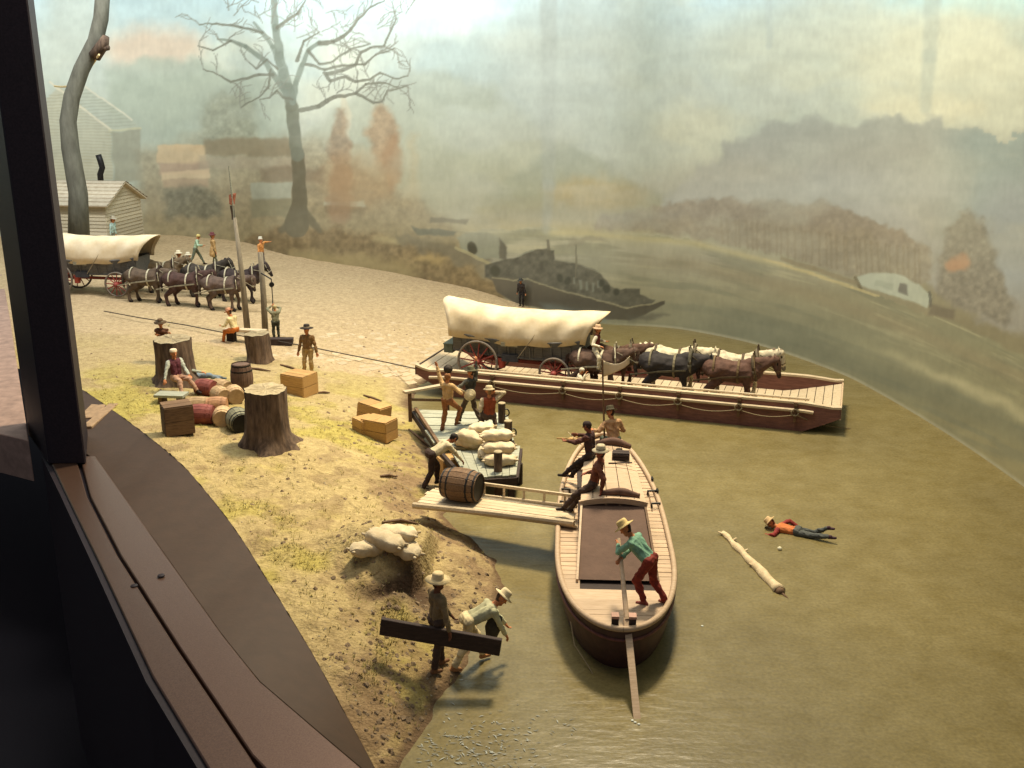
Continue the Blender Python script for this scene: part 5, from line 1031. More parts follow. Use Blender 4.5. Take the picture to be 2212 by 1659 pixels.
for y in (6.9, 7.7): b = MB(); b.tube([(khw(y) + .02, y, KD + .02), (khw(y) + .02, y, KD + .17)], .035, 6); b.tube([(khw(y) + .02, y - .09, KD + .15), (khw(y) + .02, y + .09, KD + .15)], .03, 6); b.build('thole', IRON, keel)
for s_ in (-1, 1):
    b = MB(); b.beam((s_ * .165 + .02, .18, KD - .35), (s_ * .165 + .02, .18, KD + .30), .13, .16, up=(0, 1, 0)); p_ = b.build('steering_post', WOODD, keel); b = MB(); b.box((s_ * .165 + .02, .18, KD + .325), (.145, .175, .05)); b.build('post_cap', mat('pink_cap', (.60, .34, .24), .6), p_)
tf = keel.matrix_basis if False else Matrix.Translation((KX0, KY0, 0)) @ Matrix.Rotation(R(kheading), 4, 'Z')
def kp(x, y, z): return tf @ Vector((x, y, z))
b = MB(); b.tube([kp(-.98, .98, .62), kp(-.9, .6, .32), kp(-.62, .25, .06), kp(-.55, .1, 0.0)], .012, 5); tag(b.build('painter_rope', ROPE), 'thin pale rope hanging from the stern of the keelboat', 'rope')
# bundles on the roof
def roll(label, y, name, r=.085):
    b = MB(); xs2 = np.linspace(-.30, .62, 16); b.tube([(x, y, rz(x, y) + .04 + r * .7 + .02 * math.sin(9 * x)) for x in xs2], [r * (.6 + .5 * abs(math.sin(3.4 * x + 1)) + .1 * random.random()) for x in xs2], 8)
    o = b.build(name, mat('brown_roll', (.14, .075, .05), .8), None, True); o.matrix_world = tf; tag(o, label, 'bundle', 'rolled bundles on the keelboat roof'); return o
roll('rolled brown canvas lying along the front edge of the keelboat roof', C1 + .12, 'canvas_roll'); roll('rolled brown canvas lying along the bow end of the keelboat roof', C2 - .25, 'canvas_roll', .10)
o = tag(crate('dark brown chest on the keelboat roof', kp(.30, 7.25, RZ + .145), kheading - 4, (.42, .26, .16), WOODD, 2, name='chest'), None, 'chest')
b = MB(); b.lathe([(0, 0), (.09, 0), (.16, -.008), (.162, .002), (.09, .012), (.085, .08), (0, .09)], 16); tag(obj('hat', b.mesh('hat', cloth((44, 38, 30)), True), None, kp(.28, 7.7, RZ + .15)), 'dark hat lying on the keelboat roof beside the chest', 'hat')
b = MB(); b.tube([(-.05, 0, 0), (.55, .0, 0)], .018, 6); tag(obj('stick', b.mesh('stick', WOODD), None, kp(.02, 6.85, RZ + .16), (0, 0, R(3))), 'thin dark stick lying across the keelboat roof', 'stick')
GK = 'people on the keelboat'
seatz = RZ + .06
person('fiddler in dark coat seated on the left edge of the keelboat roof', kp(-.46, 7.35, seatz - .62), kheading + 66, hip=(0, 0, .70), lean=6, nod=8, lh=(-.22, .52, 1.02), rh=(.10, .40, 1.10), re=(1, .2, -.6), le=(-1, .3, -.6), lf=(-.12, .66, .10), rf=(.12, .58, -.02), shirt=(58, 34, 32), trousers=(54, 42, 38), boots=(40, 34, 30), hair=(50, 34, 30), coat=False, sleeve=(84, 48, 38), vox=.013, group=GK, skin=(140, 84, 58), scale=1.08)
b = MB(); b.lathe([(0, -.03), (.10, -.03), (.12, 0), (.10, .03), (0, .03)], 14, c=(0, 0, 0)); b.lathe([(0, -.03), (.085, -.03), (.10, 0), (.085, .03), (0, .03)], 14, c=(.15, 0, 0)); b.beam((.2, 0, .01), (.55, 0, .02), .03, .03)
fid = tag(obj('fiddle', b.mesh('fiddle', WOODO, True), None, kp(-.82, 7.57, seatz + .47), (0, R(8), R(kheading + 160))), 'small orange fiddle held by the dark coated man', 'fiddle')
b = MB(); b.tube([(-.35, 0, 0), (.35, 0, .02)], .01, 5); tag(obj('bow', b.mesh('bow', WOODP), None, kp(-.88, 7.45, seatz + .52), (0, R(-10), R(kheading + 120))), 'thin pale fiddle bow above the fiddle', 'bow')
person('man in hat and green trousers seated at the bow end of the roof', kp(.18, 8.5, seatz - .62), kheading + 20, hip=(0, 0, .70), lean=18, nod=10, lh=(-.42, .30, .92), rh=(.24, .36, .86), lf=(-.14, .62, .26), rf=(.12, .60, .26), shirt=(192, 148, 104), trousers=(78, 84, 66), hat=(70, 62, 40), vox=.015, group=GK, look=-30, scale=1.05)
person('man in brown clothes and pale hat leaning back on the roof corner', kp(-.44, 5.25, seatz - .62), kheading + 78, hip=(0, 0, .72), lean=-14, nod=14, lh=(-.34, -.22, .72), le=(-.6, -1, 0), rh=(.26, .20, .84), lf=(-.12, .62, .14), rf=(.12, .56, -.02), shirt=(118, 66, 46), trousers=(76, 58, 48), boots=(44, 32, 28), hat=(206, 190, 154), band=(120, 96, 70), vox=.013, group=GK, look=24, scale=1.12, skin=(150, 84, 62))
# helmsman and sweep
hm = kp(.60, 1.25, KD); hh_ = kheading + 62; hs_ = 1.12
oa, ob = kp(-.02, 1.62, 2.02), at(1377, 1562, -.06); d = (ob - oa).normalized()
person('helmsman in teal shirt and straw hat leaning on the steering oar', hm, hh_, hip=(0, .02, .84), lean=44, nod=-4, lh=local(hm, hh_, hs_, oa + d * .02 + Vector((-.03, 0, .03))), rh=local(hm, hh_, hs_, oa + d * .34 + Vector((.02, .02, .03))), le=(-1, 0, -.6), re=(1, -.3, .6), lf=(-.10, .06, .07), rf=(.13, -.26, .07), shirt=(128, 170, 140), trousers=(132, 48, 34), boots=(140, 74, 60), hat=(224, 196, 130), vox=.012, group=GK, scale=hs_, brim=.20)
b = MB(); b.tube([oa - d * .14, oa, oa.lerp(ob, .45)], [.034, .04, .052], 8); b.build('shaft', WOODC); shaft = bpy.data.objects['shaft']
oar = empty('steering_oar', oa, label='long pale steering oar reaching from the helmsman into the water', cat='oar')
rel(shaft, oar); b = MB(); b.beam(oa.lerp(ob, .44), ob, .13, .05, up=(0, 0, 1)); rel(b.build('blade', WOODC), oar)
# pole with pennant
pb, pt = kp(-.02, 8.7, KD), None; pt = atY(1301, 776, pb.y)
pole = empty('flag_pole', pb, label='thin pole with a cream pennant at the keelboat bow', cat='flag pole'); b = MB(); b.tube([pb, pt], [.03, .022], 7); rel(b.build('pole', WOODB), pole)
vs = []; fs = []; nn, mm = 14, 5
for i in range(nn + 1):
    t = i / nn
    for j in range(mm + 1):
        s_ = j / mm; top_ = -.02 + .13 * t ** 2.2 + .05; bot = -.40 + .38 * t ** 1.7; vs.append(pt + Vector((.03 + .68 * t, .07 * math.sin(5 * t), top_ * 1.0 + (bot - top_) * s_ - .14 * math.sin(math.pi * t) * (1 - s_) - .06 - .02 * s_)))
for i in range(nn):
    for j in range(mm): fs.append((i * (mm + 1) + j, i * (mm + 1) + j + 1, (i + 1) * (mm + 1) + j + 1, (i + 1) * (mm + 1) + j))
b = MB(); b.add(vs, fs); o = rel(b.build('pennant', CANVAS, None, True), pole); m_ = o.modifiers.new('t', 'SOLIDIFY'); m_.thickness = .012
# ------------------------------------------------------------------ the bank
stump('big dark tree stump with spreading roots nearest the museum sill', gnd(582, 962), .56, 1.62, 3, 1.75, (.0, .02), 5)
stump('tall weathered tree stump behind the two seated men', gnd(382, 826), .60, 1.5, 8, 1.75, (-.05, .05), 4)
stump('plain upright tree stump beside the pole and bench', gnd(564, 780), .45, 1.06, 5, 1.3, (-.08, 0), 4)
def on(px, py, up): return gnd(px, py) + Vector((0, 0, up))
BR = mat('barrel_red', (.30, .085, .06), .65, (.19, .05, .04), 5, .25); BT = mat('barrel_tan', (.52, .36, .19), .7, (.36, .23, .11), 5, .25); BO = mat('barrel_orange', (.46, .25, .12), .7, (.32, .16, .08), 5, .25)
BG = mat('barrel_grey_green', (.30, .28, .17), .75, (.17, .16, .10), 5, .25); BK = mat('barrel_brown', (.17, .10, .065), .7, (.10, .06, .04), 5, .25)
barrel('dark upright barrel standing behind the other barrels', on(525, 850, .52), (0, 0, R(20)), BK, IRON, .37, 1.04)
kegs = [('small red keg lying at the back beside the seated man', 446, 853, 70, BR, BR, .30, .62), ('tan keg lying at the back next to the red one', 480, 850, 52, BT, BK, .27, .66), ('pale tan keg lying in the middle of the back row', 478, 868, 40, BT, BT, .28, .62), ('tan and orange keg with its round end towards the viewer', 508, 868, 25, BT, BO, .30, .62),
        ('pale striped keg lying in the middle of the barrel cluster', 430, 888, 94, BT, BT, .26, .7), ('orange keg lying behind the round ended cream keg', 470, 888, 94, BO, BO, .26, .62), ('red keg lying on its side in the front row', 437, 914, 88, BR, BR, .32, .72), ('cream keg with round end facing out in the front row', 482, 916, 12, BT, BT, .29, .6), ('grey green barrel with dark end beside the big stump', 518, 930, 28, BG, BK, .36, .8)]
for lb, x, y, yaw, m1, m2, r, h in kegs: barrel(lb, on(x, y, r - .05), (R(90), 0, R(yaw)), m1, m1 if m1 is not BG else IRON, r, h, end=m2)
crate('dark brown crate with pale open lid near the brown ledge', gnd(386, 932), 28, (.78, .66, .82), WOODB, 2)
crate('orange wooden crate in front of the standing man', gnd(648, 850), -28, (.95, .8, .72), WOODO, 3)
cg = 'crates piled on the bank near the dock'
c1 = gnd(820, 946); crate('right crate of the three with split lid boards', c1, 62, (.62, .92, .62), WOODO, 2, group=cg)
c2 = gnd(790, 936); crate('small left crate of the three by the shore', c2, 40, (.6, .55, .5), WOODO, 2, group=cg)
crate('upper crate tilted behind the other two', gnd(806, 918) + Vector((0, .1, .12)), 60, (.6, .9, .55), WOODO, 2, Euler((R(6), R(4), R(58))), group=cg)
GB = 'people on the bank'
pm = gnd(668, 815)
person('standing man in brown shirt and dark hat behind the orange crate', pm, 168, hip=(0, 0, .92), lean=-2, lh=(-.34, .02, .80), rh=(.34, .04, .80), lf=(-.13, 0, .07), rf=(.14, .04, .07), shirt=(128, 96, 58), trousers=(176, 144, 92), hat=(60, 50, 40), band=(200, 180, 140), vox=.014, group=GB, brim=.23, scale=1.08, look=15)
person('boy in dark trousers reaching up to hold the pulley rope', gnd(598, 738), 20, lh=(-.10, .24, 1.66), rh=(.06, .24, 1.62), le=(-1, .2, -.2), re=(1, .2, -.2), shirt=(134, 130, 100), trousers=(66, 66, 50), boots=(50, 50, 40), hair=(180, 160, 110), group=GB, scale=.86, vox=.018)
bp_ = gnd(508, 742)
person('man in cream shirt and orange trousers sitting on the bench', bp_ + Vector((0, 0, -.02)), 62, hip=(0, -.05, .56), lean=16, nod=12, lh=(-.2, .42, .72), rh=(.2, .42, .78), lf=(-.12, .48, .07), rf=(.14, .42, .07), shirt=(216, 194, 140), trousers=(188, 104, 40), boots=(120, 76, 44), hat=(190, 140, 104), band=(160, 60, 44), group=GB, vox=.016, scale=1.02)
bench = empty('bench', gnd(532, 740), R(-10), 'rough plank bench between the poles and the stump', 'bench'); b = MB(); b.box((0, 0, .50), (1.7, .34, .09)); b.build('seat_plank', WOODP, bench)
for x in (-.6, .5): b = MB(); b.box((x, 0, .19), (.3, .28, .54)); b.build('block_leg', WOODD, bench)
b = MB(); b.box((.2, 0, .05), (1.25, .42, .24), jit=.02); o = tag(obj('timber', b.mesh('timber', WOODD), None, gnd(588, 743) + Vector((0, 0, .06)), (0, 0, R(4))), 'short dark timber block lying below the rope boy', 'timber')
st_ = gnd(365, 762)
person('man in dark coat and flat brimmed hat standing behind the tall stump', gnd(356, 783), 190, hip=(0, 0, .74), lean=8, rh=(-.30, .36, 1.16), lh=(.1, .36, 1.10), shirt=(104, 66, 44), trousers=(70, 52, 40), hat=(92, 70, 44), band=(190, 180, 150), group=GB, vox=.017, brim=.22, scale=1.02)
person('seated man in maroon vest and white cap leaning on the stump', gnd(385, 846) + Vector((0, 0, .02)), -135, hip=(0, 0, .42), lean=-8, nod=10, lh=(-.22, .44, .40), rh=(.52, .22, .34), lf=(-.30, .62, .07), rf=(.22, .66, .07), shirt=(178, 180, 160), vest=(92, 44, 50), trousers=(178, 138, 110), hat=(216, 196, 162), brim=.11, crown=.07, group=GB, vox=.014, scale=1.12)
person('man in blue grey clothes reclining beside the maroon vested one', gnd(430, 828), -70, hip=(0, -.1, .24), lean=-42, nod=40, lh=(-.32, -.30, .12), rh=(.26, .22, .40), lf=(-.16, .74, .07), rf=(.14, .70, .07), lk=(-.2, .4, 1), rk=(.2, .4, 1), shirt=(172, 176, 156), vest=(118, 130, 128), trousers=(112, 124, 130), boots=(80, 92, 100), hat=(200, 150, 120), brim=.11, crown=.07, group=GB, vox=.015, scale=1.05)
b = MB(); b.box((0, 0, .30), (.95, .5, .08)); 
cs = empty('low_bench', gnd(372, 872), R(-6), 'low rough bench in front of the seated man', 'bench'); b.build('seat_plank', WOODG, cs)
for x in (-.3, .3): b2 = MB(); b2.box((x, 0, .12), (.12, .4, .28)); b2.build('leg', WOODB, cs)
# poles, pulley and ropes
def post(label, px0, py0, px1, py1, r0, r1, name='pole'):
    a = gnd(px0, py0); t = atY(px1, py1, a.y + .1); b = MB(); b.tube([a - Vector((0, 0, .3)), a.lerp(t, .5) + Vector((.03, 0, 0)), t], [r0, (r0 + r1) / 2, r1], 9); return tag(b.build(name, mat('pole_wood', (.30, .25, .17), .85, (.18, .145, .095), 4, .4, stretch=(4, 4, .6)), None, True), label, 'pole', 'rough poles by the bench'), a, t
o1, a1, t1 = post('leaning rough pole nearer the seated man', 536, 722, 507, 470, .14, .07); o2, a2, t2 = post('straight rough pole with the pulley arm', 573, 724, 562, 545, .135, .10)
b = MB(); b.tube([t1 - Vector((0, 0, .4)), t1 + (t1 - a1).normalized() * 2.0], [.05, .03], 6); tag(b.build('pole', WOODG), 'thin pole top lashed above the leaning rough pole', 'pole')
pv_ = atY(567, 672, a2.y); pw = atY(590, 678, a2.y - .15)
pu = empty('pulley', pv_, label='iron arm and pulley on the straight pole with a hanging rope', cat='pulley')
pa0 = atY(564, 590, a2.y - .1); pa1 = atY(586, 603, a2.y - .25)
b = MB(); b.tube([pa0, pa1], .03, 6); rel(b.build('arm', IRON), pu); b = MB(); b.lathe([(0, -.04), (.10, -.04), (.08, 0), (.10, .04), (0, .04)], 12, c=pa1 - Vector((0, 0, .22)), M=Matrix.Rotation(R(90), 3, 'X')); rel(b.build('pulley_wheel', IRON), pu)
b = MB(); b.tube([pa1, pa1 - Vector((0, 0, .3)), atY(589, 645, a2.y - .25), atY(589, 672, a2.y - .25)], .022, 5); rel(b.build('hanging_rope', ROPED), pu)
fl_ = atY(499, 445, a1.y + .1); b = MB(); b.box(fl_ + Vector((.08, 0, .25)), (.20, .04, .40), jit=.05); b.box(fl_ + Vector((.05, 0, -.25)), (.14, .04, .52), mi=1, jit=.04)
tag(b.build('pennant', [cloth((160, 98, 72)), cloth((92, 78, 64))]), 'small red and dark pennant high on the leaning pole', 'pennant')
rope_pts = [gnd(x, y, .10) + Vector((0, 0, .08)) for x, y in ((225, 676), (300, 690), (400, 706), (480, 722), (540, 733), (600, 741), (680, 756), (760, 772), (840, 788))]
b = MB(); b.tube(rope_pts + [fp(.3, .1, .86)], .022, 5); tag(b.build('ferry_rope', ROPED), 'long dark rope lying from the horses down to the ferry bow', 'rope')
# sticks and dark debris on the sand
for i, (x, y, l_, a_) in enumerate(((560, 800, .9, -12), (625, 795, .8, -25), (700, 850, .4, 10), (805, 862, .7, -20), (905, 948, 1.4, -58), (840, 1030, .5, 30), (865, 1128, .9, 35))):
    p = gnd(x, y); d = Vector((math.cos(R(a_)), math.sin(R(a_)), 0)) * l_ / 2; b = MB(); q0, q1 = p - d, p + d; q0.z = hz(q0.x, q0.y) + .03; q1.z = hz(q1.x, q1.y) + .04; mid = p + Vector((0, 0, .05)); b.tube([q0, mid, q1], [.03, .045, .02], 6)
    tag(b.build('driftwood_stick', WOODB), ('thin dark stick left of the plain upright stump', 'dark stick on the sand below the short timber', 'short stick right of the orange crate', 'dark stick by the paving stones', 'long dark branch along the shore end of the dock', 'short stick beneath the three crates', 'dark branch on the sand behind the bank sacks')[i], 'stick', 'sticks lying on the sand')
# sacks on the bank
SB_ = 'grain sacks heaped on the bank edge'
for i, (x, y, z, rz_, pi_, s_, lb) in enumerate(((796, 1196, .12, 40, 10, .95, 'left sack of the heap on the eroded bank'), (832, 1186, .22, -32, 6, 1.05, 'long sack lying across the middle of the bank heap'), (872, 1198, .18, -42, 8, 1.05, 'plump right sack of the bank heap'), (858, 1172, .22, -10, 0, 1.0, 'rear pale sack behind the bank heap'))):
    sack(lb, gnd(x, y) + Vector((0, 0, z)), rz_, pi_, 0, i, s_, SB_)
# two men with the heavy plank
wf = gnd(943, 1442)
person('man in straw hat seen from behind carrying a heavy dark plank', gnd(945, 1446), -58, hip=(0, 0, .92), lean=3, nod=0, lh=(.02, .34, .86), rh=(.42, .06, .70), le=(-1, 0, -.3), re=(1, -.2, -.3), lf=(-.09, .14, .07), rf=(.10, -.12, .07), shirt=(138, 118, 84), trousers=(84, 66, 54), boots=(128, 92, 62), skin=(120, 76, 50), hat=(220, 196, 146), vox=.013, brim=.215, group='men with the plank', scale=1.12, look=20)
pA = atY(822, 1352, wf.y - .16); pB = atY(1082, 1398, wf.y - .36); b = MB(); b.beam(pA, pB, .10, .34, up=(0, 0, 1)); tag(b.build('plank', WOODD, bevel=.01), 'heavy dark plank carried by the man in the straw hat', 'plank')
person('man bending over the far side of the plank with a hat in his hand', Vector((at(1022, 1428, .1).x, at(1022, 1428, .1).y, .03)), -70, hip=(0, -.10, .86), lean=66, nod=-20, lh=(-.10, .74, .46), rh=(.14, .62, .40), le=(-1, 0, -.2), re=(.4, -.2, -1), lf=(-.12, .22, .07), rf=(.12, -.40, .07), shirt=(196, 192, 150), trousers=(216, 196, 150), boots=(176, 124, 78), hat=(236, 214, 168), hair=(90, 70, 50), vox=.013, group='men with the plank', scale=1.12, vest=(180, 176, 138))
sh_ = at(1075, 1325, .9)
b = MB(); b.tube([(0, 0, 0), (.0, -.02, -.25), (.03, -.02, -.5)], [.13, .17, .10], 9, sq=.5); tag(obj('jacket', b.mesh('jacket', cloth((72, 68, 58)), True), None, at(1072, 1330, 1.02), (0, R(16), R(10))), 'dark jacket hanging from the bending man', 'jacket')
# swimmer and drift log
sw = at(1722, 1165, .0)
person('man in orange shirt floating face down in the open water', at(1722, 1158, -.07), 60, hip=(0, 0, .12), lean=88, nod=-30, lh=(-.42, .72, .02), rh=(.42, .10, .08), le=(-1, -.3, 0), re=(1, 0, .4), lf=(-.10, -.86, .22), rf=(.26, -.72, .30), lk=(-.2, 0, -1), rk=(.8, 0, -1), lt=(0, -1, .2), rt=(0, -1, .2), shirt=(196, 112, 58), sleeve=(138, 46, 40), trousers=(82, 84, 78), boots=(72, 48, 56), hair=(110, 60, 44), hat=(214, 180, 130), vox=.013, group='person in the water', scale=.98)
la, lb_ = at(1562, 1152, .015), at(1683, 1276, .015); b = MB(); n_ = 24; rng = random.Random(4)
b.tube([la.lerp(lb_, i / n_) + Vector((.010 * math.sin(i * .9), .010 * math.cos(i * .7), .008 * math.sin(i * .5))) for i in range(n_ + 1)], [(.075 + .055 * (i / n_) + .012 * math.sin(i * 1.1) + rng.uniform(-.012, .012)) for i in range(n_ + 1)], 9)
for i in (1, 4, 9, 15): p = la.lerp(lb_, i / n_); b.tube([p, p + Vector((rng.choice((-.16, .14)), .10, .06))], [.05, .02], 6)
log = tag(b.build('drift_log', mat('bare_pale_log', (.74, .60, .36), .75, (.58, .43, .24), 4, .5, stretch=(2, 2, 2)), None, True), 'pale bare driftwood log floating in the river', 'log')
b = MB(); e_ = (lb_ - la).normalized(); b.tube([lb_ + Vector((0, 0, -.02)), lb_ + e_ * .12 + Vector((0, 0, -.03))], [.13, .09], 9); b.tube([lb_, lb_ + e_ * .42 + Vector((.06, 0, -.04))], [.05, .015], 6); rel(b.build('dark_end', WOODB, None, True), log) if False else b.build('dark_end', WOODB, log, True)
tag(obj('cork_float', (lambda q_: (q_.lathe([(0, -.03), (.05, -.02), (.055, .03), (.02, .06), (0, .06)], 10), q_.mesh('cork_float', cloth((236, 226, 190)), True))[1])(MB()), None, at(1684, 1186, .02)), 'tiny white float beside the floating man', 'float')
# ------------------------------------------------------------------ far left: wagon team, sheds, leaning trunk
wagon('partly hidden covered wagon with cream canvas behind the team at the left', gnd(212, 632), -8)
HL = 'horse team of the left wagon'
hh = -97
for lb, x, y, cm, mn, nk, ph in (('grey brown rear horse nearest the viewer in the left team', 322, 652, (92, 76, 60), (70, 60, 48), -4, .8), ('dusty rear horse on the far side of the left team', 356, 632, (120, 100, 72), (90, 76, 56), 16, -.7), ('dark brown middle horse nearest the viewer in the left team', 405, 661, (74, 52, 44), (60, 44, 38), 8, 1),
        ('dark middle horse on the far side of the left team', 446, 641, (62, 54, 44), (50, 44, 38), 22, -.8), ('grey brown lead horse nearest the viewer in the left team', 488, 670, (96, 78, 66), (80, 66, 54), 2, -.9), ('black lead horse on the far side of the left team', 524, 652, (54, 42, 38), (70, 60, 48), 26, .8)):
    horse(lb, gnd(x, y), hh + 1, cm, mn, HL, nk, ph, scale=.98, vox=.036, feather=cm)
GF = 'people around the far wagon'
person('teamster in white hat standing behind the left team', gnd(392, 622), -90, shirt=(90, 84, 66), trousers=(70, 60, 46), hat=(230, 216, 180), group=GF, vox=.024)
person('second teamster in pale hat among the left horses', gnd(412, 622), -60, shirt=(120, 110, 80), trousers=(80, 66, 50), hat=(222, 210, 176), group=GF, vox=.024, scale=.95)
person('man in pale green shirt striding on the far bank', gnd(425, 575), -80, hip=(0, 0, .9), lean=16, lh=(-.3, .3, 1.0), rh=(.35, .45, 1.15), lf=(-.1, .42, .07), rf=(.12, -.36, .1), shirt=(176, 200, 164), trousers=(110, 116, 94), hair=(216, 196, 120), group=GF, vox=.024)
person('man in tan coat standing beside the striding one', gnd(464, 580), -60, shirt=(190, 152, 96), trousers=(92, 92, 66), hat=(110, 60, 60), group=GF, vox=.022, coat=True, scale=1.05)
person('man in orange shirt pointing to the right behind the straight pole', gnd(567, 586), -110, lh=(-.62, .10, 1.46), le=(-1, 0, .2), shirt=(206, 140, 76), trousers=(128, 116, 104), hat=(224, 216, 190), brim=.12, group=GF, vox=.022)
person('man in pale blue shirt leaning by the shed wall', gnd(246, 548), -100, lean=12, hip=(0, 0, 1.05), shirt=(180, 206, 196), trousers=(120, 126, 116), hat=(226, 216, 190), group=GF, vox=.024, scale=1.1)
SIDING = mat('pale_siding', (.62, .54, .38), .8, (.48, .42, .28), 3, .3, stretch=(2, 2, 10)); SHINGLE = mat('pale_shingle', (.58, .50, .36), .8, (.46, .38, .26), 4, .3)
HOUSEM = mat('house_siding', (.54, .51, .40), .85, (.48, .45, .35), 2, .15); HOUSED = mat('house_side', (.46, .42, .32), .85, None, 2, .15)
def building(name, label, loc, rz_, L_, W_, he, hr, rows, courses, wallm, roofm, boardm, over=.3, skip_back=True):
    """ridge along local x, gables at both ends; boards and roof courses are pieces of their own"""
    root = empty(name, loc, R(rz_), label, 'house' if 'house' in name else 'shed'); hx, hy = L_ / 2, W_ / 2
    b = MB(); b.prism([(-hx, -hy), (hx, -hy), (hx, hy), (-hx, hy)], -.6, he); b.add([(x, y, z) for x in (-hx, hx) for y, z in ((-hy, he), (hy, he), (0, hr - .06))], [(0, 2, 1), (3, 4, 5), (0, 3, 5, 2), (1, 2, 5, 4)]); b.build('wall', wallm, root)
    nb = rows; dz = he / nb
    for s_ in (1,) :
        for i in range(int(hr / dz)):
            z0, z1 = i * dz, (i + 1) * dz - .012; f = lambda z: hy if z <= he else hy * max(0, (hr - .08 - z) / (hr - he))
            w0, w1 = f(z0), f(z1)
            if w0 < .15: break
            b = MB(); x0 = s_ * hx; b.add([(x0 + .05, -w0, z0), (x0 + .05, w0, z0), (x0 + .015, w1, z1), (x0 + .015, -w1, z1), (x0, -w0, z0), (x0, w0, z0), (x0, w1, z1), (x0, -w1, z1)], [(0, 1, 2, 3), (4, 7, 6, 5), (0, 4, 5, 1), (1, 5, 6, 2), (2, 6, 7, 3), (3, 7, 4, 0)]); b.build('siding_board', boardm, root)
    for i in range(nb):
        b = MB(); z0, z1 = i * dz, (i + 1) * dz - .012; y0 = -hy; b.add([(-hx, y0 - .05, z0), (hx, y0 - .05, z0), (hx, y0 - .015, z1), (-hx, y0 - .015, z1), (-hx, y0, z0), (hx, y0, z0), (hx, y0, z1), (-hx, y0, z1)], [(0, 1, 2, 3), (4, 7, 6, 5), (0, 4, 5, 1), (1, 5, 6, 2), (2, 6, 7, 3), (3, 7, 4, 0)]); b.build('siding_board', boardm, root)
    rf = MB(); sl = math.hypot(hy, hr - he)
    for s_ in (-1, 1): rf.add([(-hx - over, s_ * (hy + over), he - over * (hr - he) / hy), (hx + over, s_ * (hy + over), he - over * (hr - he) / hy), (hx + over, 0, hr), (-hx - over, 0, hr)], [(0, 1, 2, 3) if s_ < 0 else (3, 2, 1, 0)])
    r_ = rf.build('roof', roofm, root); m_ = r_.modifiers.new('t', 'SOLIDIFY'); m_.thickness = .08; m_.offset = -1
    for s_ in (-1, 1):
        for i in range(courses):
            t0, t1 = i / courses - (.02 if i == 0 else 0), (i + 1) / courses + .012; p = lambda t, up: (s_ * (hy + over) * (1 - t), he - over * (hr - he) / hy + t * (hr - he + over * (hr - he) / hy) + up)
            (ya, za), (yb, zb_) = p(t0, .075), p(t1, .012); b = MB(); x0, x1 = -hx - over - .02, hx + over + .02; b.add([(x0, ya, za), (x1, ya, za), (x1, yb, zb_), (x0, yb, zb_), (x0, ya, za - .06), (x1, ya, za - .06)], [(0, 1, 2, 3) if s_ < 0 else (3, 2, 1, 0), (0, 4, 5, 1) if s_ < 0 else (1, 5, 4, 0)]); b.build('roof_course', roofm, r_)
    return root
shp = atY(255, 540, 57.5); sz = 1.75
shed = building('shed', 'low weathered shed with pale board roof and siding gable', (shp.x - 1.9, 59.2, sz), -9, 3.9, 3.9, 2.75, 3.75, 14, 7, HOUSED, SHINGLE, SIDING)
b = MB(); b.tube([atY(x, y, 59.4) for x, y in ((219, 398), (217, 376), (222, 362), (218, 348), (213, 334))], .17, 8); rel(b.build('stove_pipe', IRON, None, True), shed)
tk = [(171, 545), (169, 418), (152, 320), (147, 262), (155, 210), (176, 150), (206, 90), (218, 40), (224, -40)]
ty = 51.0; b = MB(); b.tube([atY(x, y, ty + .2 * i) for i, (x, y) in enumerate(tk)], [.54, .45, .42, .39, .38, .37, .36, .35, .33], 14)
lt_ = empty('leaning_tree', atY(171, 560, ty), label='big leaning bare tree trunk rising behind the left wagon', cat='tree'); rel(b.build('trunk', mat('grey_green_bark', (.16, .155, .115), .9, (.09, .085, .062), 3, .7, stretch=(1, 1, .3)), None, True), lt_)
b = MB(); q_ = atY(216, 108, ty + .9); b.tube([q_ - Vector((.3, 0, .3)), q_ + Vector((.25, -.1, .3)), q_ + Vector((.42, -.15, .62))], [.30, .27, .16], 9); b.tube([q_ + Vector((.1, -.1, .1)), q_ + Vector((.5, -.15, .1))], [.2, .12], 8); rel(b.build('broken_limb', BARK, None, True), lt_)
b = MB(); r0_, r1_ = atY(214, 118, ty + .3), atY(118, 186, 62); b.tube([r0_.lerp(r1_, t) - Vector((0, 0, .55 * math.sin(math.pi * t))) for t in np.linspace(0, 1, 14)], .05, 6); tag(b.build('guy_rope', cloth((236, 206, 150))), 'pale rope running down from the leaning trunk to the left', 'rope')
# ------------------------------------------------------------------ stone paving of the landing
pave_ = tag(empty('paved_landing', gnd(860, 820)), 'stone paved landing sloping down to the ferry', None, None, 'structure')
PST = []
for k in range(4):
    rng = random.Random(k); b = MB(); w_, d_ = rng.uniform(.40, .5), rng.uniform(.25, .30); b.add([(-w_ / 2, -d_ / 2, -.06), (w_ / 2, -d_ / 2, -.06), (w_ / 2, d_ / 2, -.06), (-w_ / 2, d_ / 2, -.06)] + [(x * w_ * .46 + rng.uniform(-.02, .02), y * d_ * .45 + rng.uniform(-.015, .015), .012) for x, y in ((-1, -1), (1, -1), (1, 1), (-1, 1))], [(4, 5, 6, 7), (0, 1, 5, 4), (1, 2, 6, 5), (2, 3, 7, 6), (3, 0, 4, 7)])
    PST.append(b.mesh('paving_stone', mat('paving_stone_tan', (.505, .39, .24), .9, (.46, .355, .215), 6, .4)))
c0 = gnd(868, 826); cand = []
du = FU; dv = Vector((-du.y, du.x, 0)); ang0 = math.atan2(du.y, du.x)
